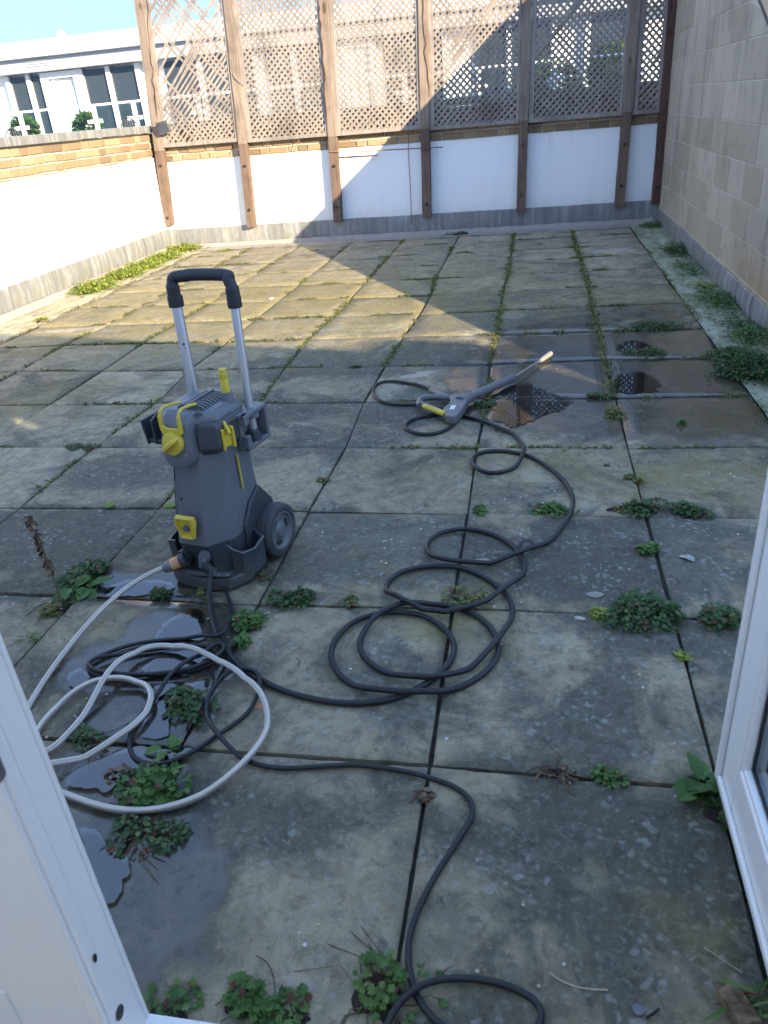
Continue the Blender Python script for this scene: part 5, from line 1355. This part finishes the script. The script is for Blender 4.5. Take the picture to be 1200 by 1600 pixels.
# joint moss and seedlings: too many to count
mb = MB(); ms = MB(); rr = random.Random(99)
def tuft(x, y, s, n, a0):
    z = -.008
    for k in range(n):
        a = rr.uniform(0, 6.28); d = rr.random()*s
        add_leaf(mb, (x+math.cos(a)*d, y+math.sin(a)*d*.8, z+rr.uniform(.0, .012)), a, rr.uniform(0, 1.1), rr.uniform(-.6, .6), rr.uniform(.6, 1.2)*s*.8, rr.choice(['oval', 'lobed', 'blade']), min(1, max(0, rr.gauss(a0, .25))))
def moss(x, y, r, h):
    n = 7; vs = [(x+rr.uniform(-.2, .2)*r, y+rr.uniform(-.2, .2)*r, h)]
    for k in range(n):
        a = k/n*6.283; vs.append((x+math.cos(a)*r*rr.uniform(.7, 1.2), y+math.sin(a)*r*rr.uniform(.7, 1.2), -.010))
    ms.add(vs, [(0, 1+k, 1+(k+1) % n) for k in range(n)])
def dens(i, j, colj):
    if colj:
        if j >= 4: return {1: .82, 0: .68, -1: .55, -2: .6, -3: .5, -4: .6, -5: .6}.get(i, .4)
        return {(1, 3): .3, (0, 3): .6, (0, 2): .35, (0, 1): .12, (-1, 3): .1, (-2, 2): .5, (-2, 3): .25, (-3, 3): .7, (-3, 2): .4, (-1, 2): .15, (-2, 1): .25, (-1, 0): .12, (-4, 3): .4}.get((i, j), .07)
    if j >= 4: return .52
    return {3: .55, 2: .22, 1: .12, 0: .14}.get(j, .1)
for colj in (True, False):
    for i in range(-5 if colj else -6, 2):
        for j in range(-1 if colj else 0, 13):
            (x0, y0) = grid(i, j); (x1, y1) = grid(i, j+1) if colj else grid(i+1, j)
            dn = dens(i, j, colj); N = 46
            for q in range(N):
                t = (q+rr.random())/N; x = x0+(x1-x0)*t; y = y0+(y1-y0)*t
                pn = noise.noise(Vector((x*2.3, y*2.3, 5 if colj else 9)))*.5+.5
                pn2 = noise.noise(Vector((x*7.3, y*7.3, 2)))*.5+.5
                if pn*.6+pn2*.4+.08 < 1-dn*.72: continue
                jx = rr.gauss(0, .007)*(1.6 if dn > .8 else 1); 
                xx, yy = (x+jx, y) if colj else (x, y+rr.gauss(0, .006))
                tuft(xx, yy, rr.uniform(.012, .022)*(1.25 if j > 5 else 1), rr.randint(4, 8), .45 if (xx > -1 or yy < 4) else .7)  # leaf tone painted lighter where the sun falls at the back left
                if dn > .5 or rr.random() < .4: moss(xx, yy, rr.uniform(.012, .026), rr.uniform(.001, .008))
# along kerbs and at the slab edges
for q in range(500):
    x = 1.225+rr.gauss(0, .010); y = rr.uniform(-.6, 7.6)
    if noise.noise(Vector((x*3, y*2.7, 0))) > .05: tuft(x, y, .016, 5, .4)
for q in range(420):
    y = rr.uniform(2, 7.9); x = -3.66+rr.gauss(0, .012)
    if noise.noise(Vector((0, y*2.7, 0))) > -.1: tuft(x, y, .018, 5, .8)
for q in range(260):
    x = rr.uniform(-4.1, 1.5); tuft(x, 7.70+rr.gauss(0, .02), .014, 4, .6) if noise.noise(Vector((x*2, 3, 0))) > .1 else None
tag(mb.build('joint_weeds', M['weed'], attr='rnd', fix=False), 'tiny seedlings and moss growing along the slab joints', 'ground cover', kind='stuff')
M['moss'] = m_plain('joint_moss', (.085, .085, .03), .95, .5, 40, 0, .8, .006)
tag(ms.build('joint_moss', M['moss'], smooth=False), 'brown green moss cushions in the slab joints', 'moss', kind='stuff')

# ================================================================== PUDDLES
def puddle(pts, label, z=.0045, amp=.010, cat='puddle', world=False):
    P = [at(x, y, 0) for x, y in pts]; n = len(P); sp_ = smooth_path(P+[P[0]], 14)[:-1]
    out = []
    c = sum((Vector(p) for p in P), Vector())/n
    for p in sp_:
        d = noise.noise(Vector((p.x*14, p.y*14, 3)))*amp*1.6 + noise.noise(Vector((p.x*45, p.y*45, 3)))*amp*.8
        v = (p-c); L = v.length; q = p+v/L*d; out.append((q.x, q.y, 0))
    o = None
    N = len(out); V_ = []; E_2 = []
    for (k, e) in ((1.06, 0.0), (.90, .55), (.70, 1.0)):
        for (x, y, _) in out: V_.append((c.x+(x-c.x)*k, c.y+(y-c.y)*k, 0)); E_2.append(e)
    V_.append((c.x, c.y, 0)); E_2.append(1.0); F_2 = []
    for L in range(2):
        for q in range(N): F_2.append((L*N+q, L*N+(q+1) % N, (L+1)*N+(q+1) % N, (L+1)*N+q))
    for q in range(N): F_2.append((2*N+q, 2*N+(q+1) % N, 3*N))
    me_ = bpy.data.meshes.new('water_puddle'); me_.from_pydata(V_, [], F_2); me_.update()
    a_ = me_.attributes.new('edge', 'FLOAT', 'POINT'); a_.data.foreach_set('value', E_2)
    if me_.polygons[0].normal.z < 0: me_.flip_normals()
    me_.materials.append(M['water_far'] if c.x > -.35 else M['water']); o = bpy.data.objects.new('water_puddle', me_); COL.objects.link(o); o.location.z = z
    tag(o, label, None, None, 'structure'); return o
puddle([(160, 926), (180, 914), (215, 908), (255, 908), (272, 916), (262, 927), (225, 932), (190, 934), (165, 934)], 'thin puddle in front of the washer')
puddle([(245, 990), (262, 972), (285, 956), (306, 950), (318, 962), (318, 985), (322, 1000), (290, 1008), (258, 1006), (244, 1000)], 'bright puddle right below the washer hoses')
puddle([(215, 1048), (240, 1030), (275, 1018), (320, 1016), (338, 1028), (322, 1046), (280, 1056), (240, 1060)], 'puddle under the flat cable loops')
puddle([(238, 1070), (285, 1068), (330, 1062), (326, 1078), (298, 1086), (272, 1100), (264, 1130), (262, 1155), (230, 1158), (215, 1148), (235, 1115), (246, 1088)], 'long puddle between the hose loops')
puddle([(108, 1052), (128, 1046), (140, 1062), (122, 1078), (104, 1072)], 'small puddle between clear hose strands')
puddle([(108, 1215), (150, 1185), (190, 1176), (235, 1176), (300, 1170), (300, 1184), (250, 1200), (195, 1210), (175, 1235), (130, 1236), (110, 1230)], 'puddle around the lush weed', amp=.016)
puddle([(120, 1290), (150, 1300), (180, 1325), (205, 1345), (200, 1380), (185, 1410), (165, 1410), (140, 1350)], 'dark puddle beside the left door leaf', amp=.020)
puddle([(765, 655), (772, 628), (795, 604), (830, 600), (868, 616), (900, 622), (880, 640), (850, 650), (820, 664), (800, 668)], 'puddle beside the lance reflecting the trellis', amp=.014)
puddle([(957, 614), (956, 596), (966, 586), (990, 580), (1012, 584), (1030, 596), (1028, 612), (1000, 616)], 'puddle at the slab joint reflecting the trellis', amp=.012)
puddle([(964, 548), (968, 538), (985, 532), (1004, 534), (1018, 541), (1008, 550), (985, 553)], 'small puddle behind the weed row', amp=.012)
# ================================================================== SMALL THINGS LYING ABOUT
def stone(px, py, r, mat, label, name='stone', cat='stone', ex=1.0, h=.5, rot=0):
    c = at(px, py, 0); rr_ = random.Random(int(px+py)); mb = MB(); rings = []
    for (t, k) in ((0, .75), (.35, 1.0), (.75, .75), (1.0, .25)):
        rings.append([((r*k*math.cos(a)*ex*(1+.25*noise.noise(Vector((math.cos(a), math.sin(a), px)))))*math.cos(rot)-(r*k*math.sin(a)*(1+.25*noise.noise(Vector((math.sin(a), math.cos(a), px)))))*math.sin(rot),
                      (r*k*math.cos(a)*ex)*math.sin(rot)+(r*k*math.sin(a))*math.cos(rot), t*r*h) for a in np.linspace(0, 2*math.pi, 14, endpoint=False)])
    mb.loft(rings); o = mb.build(name, mat, smooth=True); o.location = (c.x, c.y, gz(c.x, c.y)+.0005); return tag(o, label, cat)
pale = m_plain('pale_stone', (.26, .25, .21), .8, .2, 60); lfm = m_plain('orange_leaf', (.55, .25, .12), .6, .2, 60); wht = m_plain('white_scrap', (.42, .41, .36), .7, .1, 60)
stone(930, 930, .016, pale, 'long flat pale stone left of the largest weed clump', ex=1.6, h=.4, rot=.1)
stone(755, 878, .014, pale, 'flat pale stone touching the black hose', ex=1.8, h=.45, rot=.1)
stone(906, 967, .008, wht, 'white feather like scrap beside the largest weed clump', 'scrap', 'scrap', 1.9, .3, -.3)
stone(243, 1045, .010, lfm, 'small orange leaf fragment in the puddle by the cable loops', 'leaf_fragment', 'leaf', 1.3, .25)
stone(403, 1103, .011, lfm, 'small orange leaf fragment under the clear hose', 'leaf_fragment', 'leaf', 1.3, .25)
b = MB(); c = at(1073, 872, .004)
for a_ in (-.5, .1, .7, 2.6): add_leaf(b, (c.x, c.y, .004), a_, .1, .1, .026, 'lobed', .9)
tag(b.build('dead_leaf', wht, attr='rnd', fix=False), 'pale dead leaf on the dark slab at the right', 'leaf')
stone(424, 467, .028, wht, 'white pebble on the sunlit slabs', 'stone', 'stone')
stone(948, 728, .010, M['dirtclod'], 'dark leaf scrap on the algae stained slab', 'scrap', 'scrap', 1.5, .3)
lv = m_plain('moss_green', (.16, .22, .04), .9, .3, 60, 0, .5, .004)
stone(171, 792, .022, lv, 'left of two bright moss cushions on the joint left of the washer', 'moss_cushion', 'moss', 1.1, .6)
stone(266, 792, .022, lv, 'bright moss cushion on the joint touching the washer outline', 'moss_cushion', 'moss', 1.1, .6)
b = MB(); c = at(997, 1580, 0); b.cyl((c.x, c.y, .001), (c.x, c.y, .005), .0095, .0090, 24)
tag(b.build('washer_disc', m_plain('dull_metal', (.16, .16, .18), .5, .2, 90, .5), smooth=True), 'small round dull metal disc on the slab at the bottom right', 'disc')
# broken wood
c = at(1152, 1583, 0)
o = empty('wood_offcut', c, rad(20)); tag(o, 'short broken piece of weathered wood at the bottom right corner', 'wood')
b = MB(); rr = random.Random(8); rings = []
for q in range(7):
    x = -.030+q*.010; rings.append([(x, -.020+rr.uniform(-.002, .002), .002), (x, .018+rr.uniform(-.002, .002), .002), (x, .016, .024+rr.uniform(-.003, .003)), (x, 0, .029+rr.uniform(-.003, .003)), (x, -.018, .022)])
Mw = Matrix.Rotation(rad(95), 4, 'Z')
b.loft(rings); wm = m_wood('rotten_wood', (.07, .045, .03), (.20, .14, .09), (.36, .27, .17), 'x', False); b.build('block', wm, o, M=Mw)
b = MB()
for q in range(6): b.bar((.028, -.016+q*.006, .008+q % 3*.006), (.036+rr.uniform(0, .012), -.015+q*.006, .009+q % 3*.006), .004, .004)
b.build('splinter', wm, o, M=Mw)
# straws and twigs
def straw(label, pts, r=.0014, mat=None, name='straw', cat='straw'):
    mb = MB(); mb.tube(smooth_path([at(x, y, .004) for x, y in pts], 5), r, 5); return tag(mb.build(name, mat or M['straw'], smooth=True), label, cat)
M['straw'] = m_plain('straw', (.42, .38, .27), .7, .2, 50)
straw('thin pale straw lying on the near right slab', [(858, 1520), (880, 1534), (910, 1544), (950, 1547)])
straw('thin bent straw arching over the bottom left slab', [(400, 1493), (418, 1505), (428, 1530), (430, 1560)], .001, M['dry'])
straw('small forked dark twig on the slab right of the cables', [(462, 1028), (468, 1032), (464, 1042)], .0012, M['dry'], 'twig', 'twig')
straw('dark bent twig stuck by the metal disc', [(1010, 1590), (1020, 1584), (1030, 1576)], .0022, M['dirtclod'], 'twig', 'twig')
straw('long pale grass blade between the hose loops', [(116, 1118), (140, 1140), (160, 1162), (172, 1174)], .0012)
straw('faint straw line near the right door leaf', [(1100, 1480), (1130, 1500), (1160, 1520)], .0008)
rr = random.Random(21); mb = MB()
for q in range(260):
    x = rr.uniform(-3.4, 1.2); y = rr.uniform(-.5, 5)**1.0
    s = rr.uniform(.0015, .0045); add_leaf(mb, (x, y, gz(x, y)+.002), rr.uniform(0, 6.28), .1, 0, s*2.4, 'round', rr.random(), curl=.1)
tag(mb.build('slab_litter', M['straw'], fix=False), 'tiny pale crumbs and seeds scattered over the slabs', 'litter', kind='stuff')
# garden furniture and ball shrubs on the neighbour's terrace
def ball_bush(px, py, Yw, r, label):
    c = on_y(px, py, Yw); o = empty('ball_shrub', (c.x, Yw, .62)); tag(o, label, 'shrub', 'ball shrubs on the far terrace')
    mb = MB(); rr_ = random.Random(int(px)); zc = c.z-.62
    for k in range(1500):
        u = rr_.uniform(-1, 1); a = rr_.uniform(0, 6.28); R = r*(rr_.random()**.25)*(1+.12*noise.noise(Vector((math.cos(a)*2, math.sin(a)*2, u*2)))); s_ = math.sqrt(1-u*u)
        add_leaf(mb, (R*s_*math.cos(a), R*s_*math.sin(a), zc+R*u), a, u*1.2, rr_.uniform(-1, 1), .075, 'oval', rr_.random())
    mb.build('foliage', Mm, o, attr='rnd', fix=False)
    b_ = MB(); b_.tube([(0, 0, 0), (0, 0, max(.05, zc-r*.7))], [.15, .19], 20); b_.build('pot', M['soffit'], o, smooth=True)
ball_bush(138, 200, 14.2, .25, 'clipped ball shrub in a pot right of the white terrace door'); ball_bush(40, 205, 14.2, .24, 'clipped ball shrub in a pot at the left balustrade post')
ball_bush(865, 140, 14.2, .45, 'green shrub seen through the shaded trellis')
ball_bush(960, 110, 14.0, .4, 'second green shrub seen through the shaded trellis')
def terrace_chair(px, py, label):
    c = on_y(px, py, 12.9); o = empty('garden_chair', (c.x, 12.9, .62)); tag(o, label, 'chair', 'garden chairs on the far terrace'); z_ = .45
    b_ = MB(); b_.box((-.22, -.22, z_), (.22, .22, z_+.02)); b_.build('seat', M['steel_d'], o)
    for sx in (-1, 1):
        for sy in (-1, 1):
            b_ = MB(); b_.tube([(sx*.2, sy*.2, z_), (sx*.23, sy*.23, 0)], .012, 8); b_.build('leg', M['steel_d'], o, smooth=True)
    b_ = MB(); pts = [(.22*math.cos(a), .18+.04, z_+.05+.42*math.sin(a)) for a in np.linspace(0, math.pi, 12)]
    b_.tube(pts, .012, 8)
    for x in (-.12, -.04, .04, .12): b_.tube([(x, .22, z_), (x*.5, .22, z_+.44)], .006, 6)
    b_.tube([(-.22, .2, z_+.22), (-.24, -.15, z_+.24), (-.22, -.2, z_)], .010, 6); b_.tube([(.22, .2, z_+.22), (.24, -.15, z_+.24), (.22, -.2, z_)], .010, 6)
    b_.build('backrest', M['steel_d'], o, smooth=True)
M['steel_d'] = m_plain('dark_metal', (.10, .11, .12), .4, .1, 20, .6)
terrace_chair(7, 205, 'dark wire garden chair at the left edge behind the coping'); terrace_chair(192, 192, 'grey garden chair behind the coping near the leftmost trellis post')
b = MB();
